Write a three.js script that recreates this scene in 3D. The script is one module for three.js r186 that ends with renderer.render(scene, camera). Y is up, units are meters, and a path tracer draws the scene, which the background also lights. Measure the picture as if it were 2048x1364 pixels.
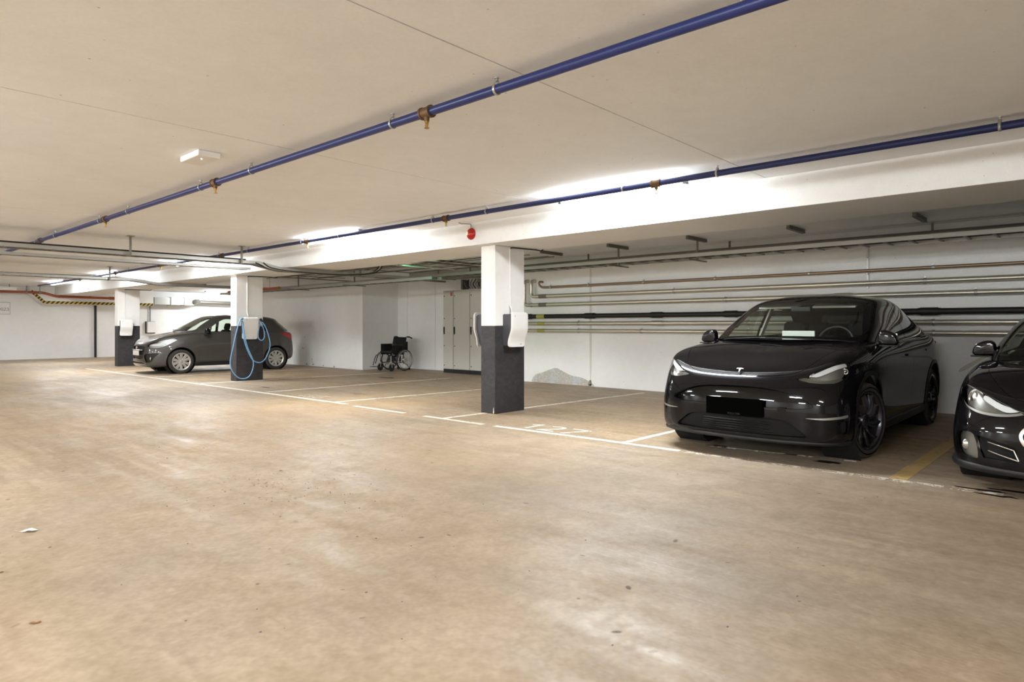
import * as THREE from 'three';
import { RectAreaLightUniformsLib } from 'three/addons/lights/RectAreaLightUniformsLib.js';
import { RoundedBoxGeometry } from 'three/addons/geometries/RoundedBoxGeometry.js';
import { mergeGeometries, mergeVertices, toCreasedNormals } from 'three/addons/utils/BufferGeometryUtils.js';
import { FontLoader } from 'three/addons/loaders/FontLoader.js';
import { TextGeometry } from 'three/addons/geometries/TextGeometry.js';
import { Brush, Evaluator, HOLLOW_SUBTRACTION, HOLLOW_INTERSECTION } from 'three-bvh-csg';

// ---------------------------------------------------------------- camera, light level
// World: y up, metres. X runs along the row of columns, -Z from the driving lane into the parking bays.
const scene = new THREE.Scene();
scene.background = new THREE.Color(0x000000);
const camera = new THREE.PerspectiveCamera(2 * Math.atan(682 / 1310) * 180 / Math.PI, 2048 / 1364, 0.05, 120);
camera.position.set(0, 1.25, 0);
camera.rotation.y = Math.atan2(1204, 1310);
camera.setViewOffset(2048, 1364, 0, 30, 2048, 1364);
camera.updateProjectionMatrix();
const renderer = new THREE.WebGLRenderer({ antialias: true });
renderer.toneMapping = THREE.LinearToneMapping;
renderer.toneMappingExposure = 5.05;
renderer.shadowMap.enabled = true;
RectAreaLightUniformsLib.init();
const LAMP_DOWN = 21, LAMP_SIDE = 37, LAMP_GLOW = 2.5;      // radiance of the battens: underside, flanks, visible glow
const LAMP_COLOR = new THREE.Color(0.915, 0.968, 1.0);

// ---------------------------------------------------------------- helpers
let seedState = 12345;
const rnd = () => { seedState = (seedState * 1664525 + 1013904223) >>> 0; return seedState / 4294967296; };
const rr = (a, b) => a + (b - a) * rnd();
const V = (x, y, z) => new THREE.Vector3(x, y, z);
const clamp = (v, a, b) => Math.min(b, Math.max(a, v));
const lerp = (a, b, t) => a + (b - a) * t;
const sstep = (a, b, x) => { const t = clamp((x - a) / (b - a), 0, 1); return t * t * (3 - 2 * t); };
const taken = {};
function numbered(name) { const n = taken[name] = (taken[name] ?? -1) + 1; return n ? `${name}_${String(n).padStart(3, '0')}` : name; }
function tag(o, label, category, group, kind) {
  Object.assign(o.userData, { label });
  if (category) o.userData.category = category;
  if (group) o.userData.group = group;
  if (kind) o.userData.kind = kind;
  return o;
}
function shadowed(o) { o.traverse(c => { if (c.isMesh) { c.castShadow = true; c.receiveShadow = true; } }); return o; }
function thing(name, label, category, [x, y, z] = [0, 0, 0], turn = 0, group) {
  const o = new THREE.Group(); o.name = numbered(name); scene.add(o);
  o.position.set(x, y, z); o.rotation.y = turn;
  return tag(o, label, category, group);
}
function part(name, geo, mat, parent, label) {
  const g = Array.isArray(geo) ? merge(geo) : geo;
  const m = new THREE.Mesh(g, mat); m.name = parent === scene ? numbered(name) : name; parent.add(m);
  if (label) m.userData.label = label;
  return m;
}
function struct(name, geo, mat, label) { const m = part(name, geo, mat, scene); return tag(m, label, null, null, 'structure'); }
function clean(g) {
  for (const k of Object.keys(g.attributes)) if (!['position', 'normal', 'uv'].includes(k)) g.deleteAttribute(k);
  if (!g.attributes.normal) g.computeVertexNormals();
  if (!g.attributes.uv) g.setAttribute('uv', new THREE.BufferAttribute(new Float32Array(g.attributes.position.count * 2), 2));
  return g.index ? g.toNonIndexed() : g;
}
function merge(list) { return list.length === 1 ? list[0] : mergeGeometries(list.map(clean)); }
// uv in metres from the dominant face direction
function uvm(g, s = 1) {
  const q = g.index ? g.toNonIndexed() : g; q.computeBoundingBox();
  const p = q.attributes.position, uv = new Float32Array(p.count * 2), a = V(), b = V(), c = V();
  for (let i = 0; i < p.count; i += 3) {
    a.fromBufferAttribute(p, i); b.fromBufferAttribute(p, i + 1); c.fromBufferAttribute(p, i + 2);
    const n = b.clone().sub(a).cross(c.clone().sub(a)), ax = Math.abs(n.x), ay = Math.abs(n.y), az = Math.abs(n.z);
    [a, b, c].forEach((v, k) => {
      const [u, w] = ay >= ax && ay >= az ? [v.x, v.z] : ax >= az ? [v.z, v.y] : [v.x, v.y];
      uv[(i + k) * 2] = u * s; uv[(i + k) * 2 + 1] = w * s;
    });
  }
  q.setAttribute('uv', new THREE.BufferAttribute(uv, 2));
  return q;
}
function bx(w, h, d, x = 0, y = 0, z = 0) { const g = new THREE.BoxGeometry(w, h, d); g.translate(x, y, z); return g; }
function span(x0, x1, y0, y1, z0, z1) { return bx(Math.abs(x1 - x0), Math.abs(y1 - y0), Math.abs(z1 - z0), (x0 + x1) / 2, (y0 + y1) / 2, (z0 + z1) / 2); }
function rb(w, h, d, r, x = 0, y = 0, z = 0, seg = 2) { const g = new RoundedBoxGeometry(w, h, d, seg, Math.min(r, w / 2.01, h / 2.01, d / 2.01)); g.translate(x, y, z); return g; }
function rod(a, b, r, seg = 12, r2 = r, cap = true) {
  const d = b.clone().sub(a), g = new THREE.CylinderGeometry(r2, r, d.length(), seg, 1, !cap);
  g.applyQuaternion(new THREE.Quaternion().setFromUnitVectors(V(0, 1, 0), d.normalize()));
  g.translate((a.x + b.x) / 2, (a.y + b.y) / 2, (a.z + b.z) / 2);
  return g;
}
// rectangular bar between two points, w across (horizontal), h high
function bar(a, b, w, h) {
  const d = b.clone().sub(a), L = d.length(), g = new THREE.BoxGeometry(w, h, L);
  const m = new THREE.Matrix4().lookAt(b, a, Math.abs(d.y) > 0.95 * L ? V(0, 0, 1) : V(0, 1, 0));
  g.applyMatrix4(m); g.translate((a.x + b.x) / 2, (a.y + b.y) / 2, (a.z + b.z) / 2);
  return g;
}
function tube(pts, r, seg = 8, n = 0, closed = false, tension = 0.5) {
  const c = new THREE.CatmullRomCurve3(pts, closed, 'catmullrom', tension);
  return new THREE.TubeGeometry(c, n || pts.length * 6, r, seg, closed);
}
// pipe through corner points with rounded elbows
function pipeRun(pts, r, seg = 14, bend = r * 2.2) {
  const path = new THREE.CurvePath();
  let prev = pts[0].clone();
  for (let i = 1; i < pts.length - 1; i++) {
    const p = pts[i], a = pts[i - 1].clone().sub(p).normalize(), b = pts[i + 1].clone().sub(p).normalize();
    const s = p.clone().addScaledVector(a, bend), e = p.clone().addScaledVector(b, bend);
    path.add(new THREE.LineCurve3(prev, s)); path.add(new THREE.QuadraticBezierCurve3(s, p.clone(), e)); prev = e;
  }
  path.add(new THREE.LineCurve3(prev, pts[pts.length - 1].clone()));
  const out = [];
  for (const c of path.curves) {
    if (c.isLineCurve3) { if (c.getLength() > 1e-4) out.push(rod(c.v1, c.v2, r, seg, r, true)); }
    else out.push(new THREE.TubeGeometry(c, 6, r, seg));
  }
  return merge(out);
}
function lathe(profile, seg = 24) { return new THREE.LatheGeometry(profile.map(([r, y]) => new THREE.Vector2(r, y)), seg); }
function extrude(pts, depth, bevel = 0, holes = []) {
  const s = new THREE.Shape(pts.map(p => new THREE.Vector2(p[0], p[1])));
  for (const h of holes) s.holes.push(new THREE.Path(h.map(p => new THREE.Vector2(p[0], p[1]))));
  const g = new THREE.ExtrudeGeometry(s, { depth: depth - 2 * bevel, bevelEnabled: bevel > 0, bevelSize: bevel, bevelThickness: bevel, bevelSegments: 2, curveSegments: 8 });
  g.translate(0, 0, bevel); return g;
}
// smooth closed or open outline through 2D points
function smooth2(pts, n = 8, closed = true) {
  const c = new THREE.CatmullRomCurve3(pts.map(p => V(p[0], p[1], 0)), closed, 'centripetal');
  return c.getPoints(pts.length * n).slice(0, closed ? -1 : undefined).map(p => [p.x, p.y]);
}
// rounded-corner polygon
function roundPoly(pts, r, n = 4) {
  const out = [], L = pts.length;
  for (let i = 0; i < L; i++) {
    const p = pts[i], a = pts[(i + L - 1) % L], b = pts[(i + 1) % L];
    const da = Math.hypot(a[0] - p[0], a[1] - p[1]), db = Math.hypot(b[0] - p[0], b[1] - p[1]), k = Math.min(r, da / 2.2, db / 2.2);
    const s = [p[0] + (a[0] - p[0]) / da * k, p[1] + (a[1] - p[1]) / da * k], e = [p[0] + (b[0] - p[0]) / db * k, p[1] + (b[1] - p[1]) / db * k];
    for (let j = 0; j <= n; j++) { const t = j / n, u = 1 - t; out.push([u * u * s[0] + 2 * u * t * p[0] + t * t * e[0], u * u * s[1] + 2 * u * t * p[1] + t * t * e[1]]); }
  }
  return out;
}

// ---------------------------------------------------------------- procedural textures
function lattice(n, seed) { const a = new Float32Array(n * n); let s = seed >>> 0; for (let i = 0; i < a.length; i++) { s = (s * 1664525 + 1013904223) >>> 0; a[i] = s / 4294967296; } return a; }
function noiseField(size, cx, cy, seed) {               // periodic value noise, cx by cy cells
  const n = Math.max(cx, cy), L = lattice(n, seed), out = new Float32Array(size * size);
  for (let y = 0; y < size; y++) {
    const fy = y / size * cy, y0 = Math.floor(fy), ty = fy - y0, wy = ty * ty * (3 - 2 * ty), r0 = (y0 % cy) * n, r1 = ((y0 + 1) % cy) * n;
    for (let x = 0; x < size; x++) {
      const fx = x / size * cx, x0 = Math.floor(fx), tx = fx - x0, wx = tx * tx * (3 - 2 * tx), c0 = x0 % cx, c1 = (x0 + 1) % cx;
      out[y * size + x] = lerp(lerp(L[r0 + c0], L[r0 + c1], wx), lerp(L[r1 + c0], L[r1 + c1], wx), wy) - 0.5;
    }
  }
  return out;
}
function sumFields(size, layers) {                     // layers: [cx, cy, weight, seed]
  const out = new Float32Array(size * size);
  for (const [cx, cy, w, seed] of layers) { const f = noiseField(size, cx, cy, seed); for (let i = 0; i < out.length; i++) out[i] += f[i] * w; }
  return out;
}
function mapTexture(size, metres, colorAt, srgb = true) {
  const d = new Uint8Array(size * size * 4), c = [0, 0, 0];
  for (let i = 0; i < size * size; i++) { colorAt(i, c); d[i * 4] = clamp(c[0], 0, 255); d[i * 4 + 1] = clamp(c[1], 0, 255); d[i * 4 + 2] = clamp(c[2], 0, 255); d[i * 4 + 3] = 255; }
  const t = new THREE.DataTexture(d, size, size, THREE.RGBAFormat);
  t.wrapS = t.wrapT = THREE.RepeatWrapping; t.magFilter = THREE.LinearFilter; t.minFilter = THREE.LinearMipmapLinearFilter; t.generateMipmaps = true;
  t.repeat.set(1 / metres, 1 / metres); if (srgb) t.colorSpace = THREE.SRGBColorSpace; t.needsUpdate = true;
  return t;
}
function dab(field, size, x, y, r, v, stretch = 1, ang = 0) {   // add a soft-edged spot to a periodic field
  const R = Math.ceil(r * Math.max(1, stretch)), ca = Math.cos(ang), sa = Math.sin(ang);
  for (let j = -R; j <= R; j++) for (let i = -R; i <= R; i++) {
    const u = (i * ca + j * sa) / stretch, w = -i * sa + j * ca, q = Math.hypot(u, w) / r; if (q >= 1) continue;
    const k = ((Math.floor(y) + j + size * 4) % size) * size + (Math.floor(x) + i + size * 4) % size;
    field[k] = Math.min(field[k], v * (q < 0.7 ? 1 : (1 - q) / 0.3));
  }
}
const std = (o) => new THREE.MeshStandardMaterial(o);
const phys = (o) => new THREE.MeshPhysicalMaterial(o);
const hex = (c) => new THREE.Color(c);

// ---------------------------------------------------------------- materials of the building
const M = {};
{
  // power-trowelled sand-coloured floor: mottling, broom streaks along X, crumbs of dirt
  const S = 2048, blot = sumFields(S, [[3, 3, 8, 11], [7, 7, 9, 12], [19, 19, 10, 13], [61, 61, 9, 14], [241, 241, 12, 15], [700, 700, 14, 16]]);
  const warm = sumFields(S, [[4, 4, 10, 21], [9, 9, 8, 22], [23, 23, 6, 23]]);
  const streak = sumFields(S, [[9, 120, 4, 31], [23, 330, 5, 32], [5, 60, 3, 33]]);
  const gate = sumFields(S, [[5, 6, 1.6, 41], [11, 12, 1.0, 42]]);
  const dirt = new Float32Array(S * S);
  for (let i = 0; i < 260; i++) dab(dirt, S, rnd() * S, rnd() * S, rr(0.8, 2.6), -rr(20, 80), rr(1, 2.4), rr(0, 3));
  for (let k = 0; k < 3; k++) { const x = rnd() * S, y = rnd() * S; for (let i = 0; i < 90; i++) { const a = rr(0, 6.3), q = rr(0, 120) * rnd(); dab(dirt, S, x + Math.cos(a) * q * 2, y + Math.sin(a) * q, rr(0.8, 2), -rr(25, 70)); } }
  const map = mapTexture(S, 12, (i, c) => {
    const g = clamp(0.5 + gate[i], 0, 1), v = blot[i] + streak[i] * g * 2.6 + dirt[i];
    c[0] = 164 + v + warm[i] * 0.6; c[1] = 143 + v; c[2] = 117 + v - warm[i] * 0.8;
  });
  const F = 1024, fine = sumFields(F, [[8, 90, 30, 51], [16, 220, 40, 52], [5, 40, 20, 55], [60, 60, 26, 53], [250, 250, 34, 54]]);
  const bump = mapTexture(F, 3, (i, c) => { c[0] = c[1] = c[2] = 128 + fine[i] * 1.3; }, false);
  const rough = sumFields(F, [[6, 30, 40, 61], [14, 70, 36, 62], [40, 40, 24, 63], [170, 170, 30, 64]]);
  const roughMap = mapTexture(F, 5, (i, c) => { c[0] = c[1] = c[2] = 144 + rough[i]; }, false);
  M.floor = std({ map, bumpMap: bump, bumpScale: 0.0016, roughness: 1, roughnessMap: roughMap });
}
function paintedConcrete(base, seed, pits, metres = 4) {
  const S = 1024, f = sumFields(S, [[3, 3, 4, seed], [9, 9, 4, seed + 1], [40, 40, 3, seed + 2], [300, 300, 4, seed + 3]]), pit = new Float32Array(S * S);
  for (let i = 0; i < pits; i++) dab(pit, S, rnd() * S, rnd() * S, rr(0.7, 1.9), -rr(20, 90));
  return mapTexture(S, metres, (i, c) => { const v = f[i] + pit[i]; c[0] = base[0] + v; c[1] = base[1] + v; c[2] = base[2] + v; });
}
{
  const S = 512, b = sumFields(S, [[20, 20, 20, 71], [90, 90, 30, 72], [250, 250, 30, 73]]);
  const bump = mapTexture(S, 1.5, (i, c) => { c[0] = c[1] = c[2] = 128 + b[i]; }, false);
  M.ceiling = std({ map: paintedConcrete([240, 241, 242], 101, 60, 4), roughness: 0.85 });
  M.wall = std({ map: paintedConcrete([239, 238, 235], 111, 40, 4), bumpMap: bump, bumpScale: 0.0015, roughness: 0.8 });
  M.beam = std({ map: paintedConcrete([229, 227, 223], 121, 170, 2.5), roughness: 0.75 });
  M.column = std({ map: paintedConcrete([238, 235, 231], 131, 12, 2), roughness: 0.7 });
  const s2 = sumFields(S, [[6, 6, 10, 81], [20, 30, 12, 82], [100, 100, 12, 83]]), scuff = new Float32Array(S * S);
  for (let i = 0; i < 70; i++) dab(scuff, S, rnd() * S, rnd() * S, rr(1, 3), -rr(6, 30), rr(1, 5), rr(0, 3));
  M.columnBlack = std({ map: mapTexture(S, 1.2, (i, c) => { const v = s2[i] - scuff[i]; c[0] = 53 + v; c[1] = 51 + v; c[2] = 53 + v; }), roughness: 0.62 });
  M.joint = std({ color: hex(0xb9b0a4), roughness: 0.95 });
}
M.bluePipe = std({ color: hex(0x212c62), roughness: 0.33, metalness: 0.1 });
M.bronze = std({ color: hex(0x6b5237), roughness: 0.55, metalness: 0.5 });
M.brass = std({ color: hex(0xb08a3c), roughness: 0.3, metalness: 0.9 });
M.zinc = std({ color: hex(0xb4b3ae), roughness: 0.42, metalness: 0.75 });
M.steel = std({ color: hex(0x8d8a83), roughness: 0.5, metalness: 0.6 });
M.darkSteel = std({ color: hex(0x7b7871), roughness: 0.6, metalness: 0.5 });
{
  const S = 256, f = sumFields(S, [[4, 30, 50, 91], [12, 12, 30, 92], [60, 90, 20, 93]]);
  const bump = mapTexture(S, 0.5, (i, c) => { c[0] = c[1] = c[2] = 128 + f[i]; }, false);
  M.foilPipe = std({ color: hex(0xc9c3b4), roughness: 0.33, metalness: 0.75, bumpMap: bump, bumpScale: 0.001 });
}
M.copper = std({ color: hex(0x978169), roughness: 0.35, metalness: 0.7 });
M.blackRubber = std({ color: hex(0x15130f), roughness: 0.55 });
M.blackPlastic = std({ color: hex(0x1b1b1c), roughness: 0.45 });
M.greyPlastic = std({ color: hex(0x4a4a4d), roughness: 0.5 });
M.whitePlastic = std({ color: hex(0xe8e5e1), roughness: 0.38 });
M.whitePaint = std({ color: hex(0xe6e0d2), roughness: 0.7 });
M.yellowPaint = std({ color: hex(0xcdb372), roughness: 0.75 });
M.orange = std({ color: hex(0x9c4a2c), roughness: 0.4 });
M.red = std({ color: hex(0xa81408), roughness: 0.25 });
M.green = std({ color: hex(0x9a9c4c), roughness: 0.6 });
M.blueCable = std({ color: hex(0x78add9), roughness: 0.4 });
M.cableBlack = std({ color: hex(0x1d1b18), roughness: 0.6 });
M.cableWhite = std({ color: hex(0xd6d2c8), roughness: 0.55 });
M.cableGrey = std({ color: hex(0x7e7a70), roughness: 0.6 });
M.cabinet = std({ color: hex(0xcac6bc), roughness: 0.45 });
M.lampGlow = std({ color: 0xffffff, emissive: LAMP_COLOR, emissiveIntensity: LAMP_GLOW, roughness: 0.5 });
M.oil = std({ color: hex(0x2b231a), roughness: 0.28 });
M.damp = std({ color: hex(0xa08a70), roughness: 0.45 });

// ---------------------------------------------------------------- the building
const HC = 2.72, HB = 2.40, ZF = -6.5, ZB = -7.55, WALLZ = -11.1;
const floor = struct('floor', uvm(span(-31, 13, -0.3, 0, -16, 9)), M.floor, 'sand-coloured trowelled concrete garage floor with worn parking lines');
struct('wall_left', uvm(span(-30.4, -30, 0, HC, -16, 9)), M.wall, 'white painted far wall with a black vertical pipe and an orange pipe above');
struct('wall_right', uvm(span(12, 12.4, 0, HC, -16, 9)), M.wall, 'white painted end wall beyond the last parked car');
struct('wall_front', uvm(span(-30, 12, 0, HC, 6.6, 7)), M.wall, 'white painted wall on the opposite side of the driving lane');
struct('wall_back', uvm(span(-10.6, 12, 0, HC, WALLZ, WALLZ - 0.4)), M.wall, 'white painted wall with six horizontal pipes behind the cars');
struct('wall_recess', uvm(merge([span(-23.5, -15.75, 0, HC, -10.85, -13.4)])), M.wall, 'white painted wall with dark scuffs behind the grey hatchback');
struct('wall_rear', uvm(span(-30, -23.5, 0, HC, -14.6, -15)), M.wall, 'white painted wall at the back of the far bay');
// the niche with the wheelchair is lined with separate wall panels
const niche = struct('wall_niche', uvm(span(-15.75, -10.6, 0, HC, -12.14, -12.5)), M.wall, 'niche wall of pale panels behind the wheelchair and the cabinets');
for (const [a, b] of [[-15.75, -15.3], [-15.288, -14.05], [-14.038, -12.2], [-12.188, -10.6]]) part('wall_panel', uvm(span(a, b, 0.015, HC, -12.1, -12.14)), M.wall, niche);
struct('wall_stub', uvm(merge([span(-10.6, -10.2, 0, HC, WALLZ - 0.4, -12.5)])), M.wall, 'short return wall beside the electrical cabinets');

// precast ceiling slabs, 2.5 m wide, with open joints
const ceiling = struct('ceiling', uvm(span(-30.4, 12.4, HC + 0.012, HC + 0.3, -16, 9)), M.joint, 'pale precast concrete ceiling with joints between slabs');
for (let k = -12; k < 5; k++) {
  const x0 = Math.max(-30.3, -0.05 + 2.495 * k + 0.005), x1 = Math.min(12.3, -0.05 + 2.495 * (k + 1) - 0.005);
  if (x1 > x0) part('ceiling_slab', uvm(span(x0, x1, HC, HC + 0.012, -6.52, 9)), M.ceiling, ceiling);
}
for (let k = 0; k < 8; k++) { const z0 = -7.5 - 1.1 * k, z1 = z0 - 1.094; part('ceiling_board', uvm(span(-30.3, 12.3, HC, HC + 0.012, z0, Math.max(z1, -15.99))), M.ceiling, ceiling); }
tag(part('ceiling_beam', uvm(rb(41.3, HC - HB + 0.01, ZF - ZB, 0.008, -8.68, (HC + HB + 0.01) / 2, (ZF + ZB) / 2, 1)), M.beam, scene), 'wide white concrete beam over the row of columns, pitted with small holes', 'beam');

// columns: white above, black wash-down paint up to 1.25 m
function column(x, label) {
  const c = thing('concrete_column', label, 'column', [x, 0, -6.985]);
  part('shaft', uvm(rb(0.28, HB - 1.25 + 0.002, 0.63, 0.012, 0, (HB + 1.25) / 2 + 0.001, 0, 2)), M.column, c, 'white upper part');
  part('painted_base', uvm(rb(0.282, 1.25, 0.632, 0.012, 0, 0.625, 0, 2)), M.columnBlack, c, 'black painted lower part');
  return c;
}
const col1 = column(-6.6, 'white column with black base next to the wall pipes, a charger on either side');
const col2 = column(-14.72, 'white column with black base and a blue charging cable in front of the grey hatchback');
const col3 = column(-22.85, 'white column with black base between the far wall and the nose of the grey hatchback');
{ // chipped paint and a white scrape at the corner of the first column
  const chip = extrude([[0, 0], [0.012, 0.01], [0.016, 0.05], [0.008, 0.1], [0.01, 0.13], [0.004, 0.15], [-0.004, 0.11], [-0.006, 0.06], [-0.012, 0.02]], 0.0016); chip.scale(0.8, 0.6, 1);
  const m = part('paint_chip', chip, M.whitePaint, col1, 'white chip in the black paint'); m.position.set(0.112, 0.004, 0.3155);
}

// ---------------------------------------------------------------- floor markings and stains
const worn = (() => {
  const S = 512, f = sumFields(S, [[20, 20, 80, 201], [60, 60, 90, 202], [160, 160, 90, 203]]);
  return mapTexture(S, 1.6, (i, c) => { c[0] = c[1] = c[2] = f[i] > -40 ? 255 : 0; }, false);
})();
const faint = (() => {
  const S = 512, f = sumFields(S, [[14, 14, 90, 211], [50, 50, 90, 212], [150, 150, 90, 213]]);
  return mapTexture(S, 1.6, (i, c) => { c[0] = c[1] = c[2] = f[i] > 8 ? 255 : 0; }, false);
})();
const linePaint = std({ color: hex(0xe9e2d4), roughness: 0.6, alphaMap: worn, alphaTest: 0.5 });
const linePaintFaint = std({ color: hex(0xe2d8c6), roughness: 0.6, alphaMap: faint, alphaTest: 0.5 });
const lineYellow = std({ color: hex(0xc9ad72), roughness: 0.65, alphaMap: worn, alphaTest: 0.5 });
function strip(x0, z0, x1, z1, w, mat, name = 'painted_line') {
  const dx = x1 - x0, dz = z1 - z0, L = Math.hypot(dx, dz), nx = -dz / L, nz = dx / L, n = Math.max(2, Math.round(L / 0.15)), top = [], bot = [];
  for (let i = 0; i <= n; i++) {
    const t = i / n, a = w / 2 + rr(-0.002, 0.002), b = w / 2 + rr(-0.002, 0.002);
    top.push([x0 + dx * t + nx * a, -(z0 + dz * t + nz * a)]); bot.push([x0 + dx * t - nx * b, -(z0 + dz * t - nz * b)]);
  }
  const g = extrude([...top, ...bot.reverse()], 0.002); g.rotateX(-Math.PI / 2);
  return part(name, uvm(g), mat, floor);
}
const ZL = -5.9;
strip(-22.2, -5.7, -9.02, ZL - 0.02, 0.078, linePaint); strip(-8.74, -5.87, -7.5, -5.88, 0.078, linePaint); strip(-7.05, -5.87, -5.9, -5.88, 0.078, linePaint);
strip(-5.7, -5.88, -4.2, -5.95, 0.078, linePaint); strip(-4.2, -5.95, -3.2, -5.96, 0.078, linePaint); strip(-3.2, -5.96, -2.2, -5.98, 0.078, linePaintFaint); strip(-2.2, -5.98, -0.6, -6.03, 0.078, linePaintFaint);
strip(-1.3, -6.06, -1.26, -11.0, 0.13, lineYellow);
strip(-3.86, -5.99, -3.82, -10.9, 0.078, linePaint); strip(-6.68, -5.92, -6.47, -10.7, 0.078, linePaint); strip(-9.42, -5.95, -9.1, -10.2, 0.078, linePaint);
strip(-11.82, -6.0, -11.74, -10.6, 0.078, linePaint); strip(-14.6, -5.9, -14.3, -10.6, 0.078, linePaint); strip(-17.3, -5.9, -17.1, -10.6, 0.078, linePaint); strip(-20.1, -5.85, -20, -10.6, 0.078, linePaint);
strip(-3.1, -6.42, -1.75, -6.6, 0.03, linePaintFaint);
const font = await new FontLoader().loadAsync('fonts/droid/droid_sans_regular.typeface.json');
function text3(str, size, depth, f = font) { const g = new TextGeometry(str, { font: f, size, depth, curveSegments: 4 }); g.computeBoundingBox(); g.translate(-(g.boundingBox.max.x + g.boundingBox.min.x) / 2, 0, 0); return g; }
function floorNumber(str, x, z, size, mat) { const g = text3(str, size, 0.002); g.scale(1.15, 1, 1); g.rotateX(-Math.PI / 2); g.translate(x, 0.0005, z); part('painted_number', uvm(g), mat, floor, 'white stencilled bay number'); }
floorNumber('127', -5.0, -6.02, 0.36, linePaint);
floorNumber('125', -10.5, -6.05, 0.3, linePaintFaint);
function blot(x, z, rx, rz, mat, name, n = 18, jag = 0.35) {
  const pts = []; for (let i = 0; i < n; i++) { const a = i / n * 2 * Math.PI, q = 1 + rr(-jag, jag); pts.push([Math.cos(a) * rx * q, Math.sin(a) * rz * q]); }
  const g = extrude(smooth2(pts, 3), 0.0012); g.rotateX(-Math.PI / 2); g.translate(x, 0, z);
  return part(name, uvm(g), mat, floor);
}
for (const [x, z, rx, rz] of [[-3.02, -6.47, 0.11, 0.05], [-1.93, -6.39, 0.13, 0.05], [-2.28, -6.52, 0.07, 0.02], [-2.4, -6.5, 0.05, 0.015], [-0.72, -6.1, 0.16, 0.035], [-0.5, -6.2, 0.2, 0.03], [-0.62, -5.97, 0.14, 0.03], [-12.71, -6.42, 0.13, 0.04], [-12.24, -8.43, 0.16, 0.08], [-11.6, -8.2, 0.12, 0.05], [-10.31, -6.99, 0.1, 0.05], [-12.9, -9.6, 0.3, 0.1], [-12.0, -10.0, 0.25, 0.08], [-11.4, -9.9, 0.08, 0.05]]) blot(x, z, rx, rz, M.oil, 'oil_stain');
for (const [x, z, rx, rz] of [[-7.18, -6.2, 0.2, 0.05], [-8.6, -6.1, 0.08, 0.03]]) blot(x, z, rx, rz, M.damp, 'floor_stain');
{ // grit scattered on the floor
  const list = [];
  for (let i = 0; i < 200; i++) { const s = rr(0.002, 0.006), g = new THREE.IcosahedronGeometry(s, 0); g.scale(1, 0.5, 1.3); const k = rnd(); g.translate(k < 0.45 ? -4.6 + rr(-1.3, 1.3) * rnd() : rr(-9, 0.5), s * 0.3, k < 0.45 ? -2.6 + rr(-1.2, 1.2) * rnd() : rr(-5.6, -0.8)); list.push(g); }
  const m = part('grit', list, M.darkSteel, floor); m.userData.kind = 'stuff';
}
{ // crumpled paper and a dry leaf on the floor
  const g = new THREE.PlaneGeometry(0.115, 0.045, 14, 6), p = g.attributes.position;
  for (let i = 0; i < p.count; i++) { const x = p.getX(i), y = p.getY(i); p.setXYZ(i, x + rr(-0.004, 0.004), y * (0.7 + 0.5 * Math.sin(x * 40)), 0.007 + 0.006 * Math.sin(x * 60 + y * 30) + rr(-0.002, 0.002)); }
  g.computeVertexNormals(); g.rotateX(-Math.PI / 2); g.rotateY(0.9);
  const paper = part('paper_scrap', g, std({ color: hex(0xefe9df), roughness: 0.8, side: THREE.DoubleSide }), scene); paper.position.set(-4.87, 0.001, -0.93);
  tag(paper, 'small crumpled white paper scrap lying alone on the open floor', 'paper');
  const outline = smooth2([[-0.045, 0], [-0.02, 0.018], [0.01, 0.012], [0.03, 0.022], [0.045, 0.004], [0.02, -0.012], [-0.015, -0.016]], 4);
  const lg = new THREE.ExtrudeGeometry(new THREE.Shape(outline.map(q => new THREE.Vector2(...q))), { depth: 0.002, bevelEnabled: false });
  const lp = lg.attributes.position; for (let i = 0; i < lp.count; i++) lp.setZ(i, lp.getZ(i) + 0.006 * Math.abs(Math.sin(lp.getX(i) * 60)));
  lg.computeVertexNormals(); lg.scale(0.5, 0.5, 0.5); lg.rotateX(-Math.PI / 2); lg.rotateY(1.0);
  const leaf = part('dry_leaf', lg, std({ color: hex(0x8a5f3a), roughness: 0.8, side: THREE.DoubleSide }), scene); leaf.position.set(-3.34, 0.001, -0.67);
  tag(leaf, 'small curled brown dry leaf on the open floor', 'leaf');
}

// ---------------------------------------------------------------- batten luminaires
function batten(x, z, turn, label, group, y = HC) {
  const t = thing('batten_lamp', label, 'lamp', [x, y, z], turn, group), L = 1.5;
  part('housing', rb(L + 0.06, 0.045, 0.1, 0.012, 0, -0.0225, 0), M.whitePlastic, t);
  const g = new THREE.CapsuleGeometry(0.052, L - 0.06, 6, 20); g.rotateZ(Math.PI / 2); g.scale(1, 0.85, 1); g.translate(0, -0.062, 0);
  part('diffuser', g, M.lampGlow, t, 'glowing opal diffuser');
  part('end_cap', bx(0.03, 0.05, 0.07, -L / 2 - 0.035, -0.035, 0), M.greyPlastic, t); part('end_cap', bx(0.03, 0.05, 0.07, L / 2 + 0.035, -0.035, 0), M.greyPlastic, t);
  const add = (w, h, i, px, py, pz, dx, dy, dz) => {
    const l = new THREE.RectAreaLight(LAMP_COLOR, i, h, w); l.position.set(px, py, pz); t.add(l);
    const m = new THREE.Matrix4().lookAt(V(0, 0, 0), V(dx, dy, dz), V(1, 0, 0)); l.quaternion.setFromRotationMatrix(m); l.name = 'tube_light';
  };
  add(L, 0.09, LAMP_DOWN, 0, -0.112, 0, 0, -1, 0);
  add(L, 0.07, LAMP_SIDE, 0, -0.07, 0.056, 0, -0.45, 0.89); add(L, 0.07, LAMP_SIDE, 0, -0.07, -0.056, 0, -0.45, -0.89);
  return t;
}
batten(-3.92, -5.96, 0, 'long glowing batten lamp on the ceiling near the front of the black crossover');
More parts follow.
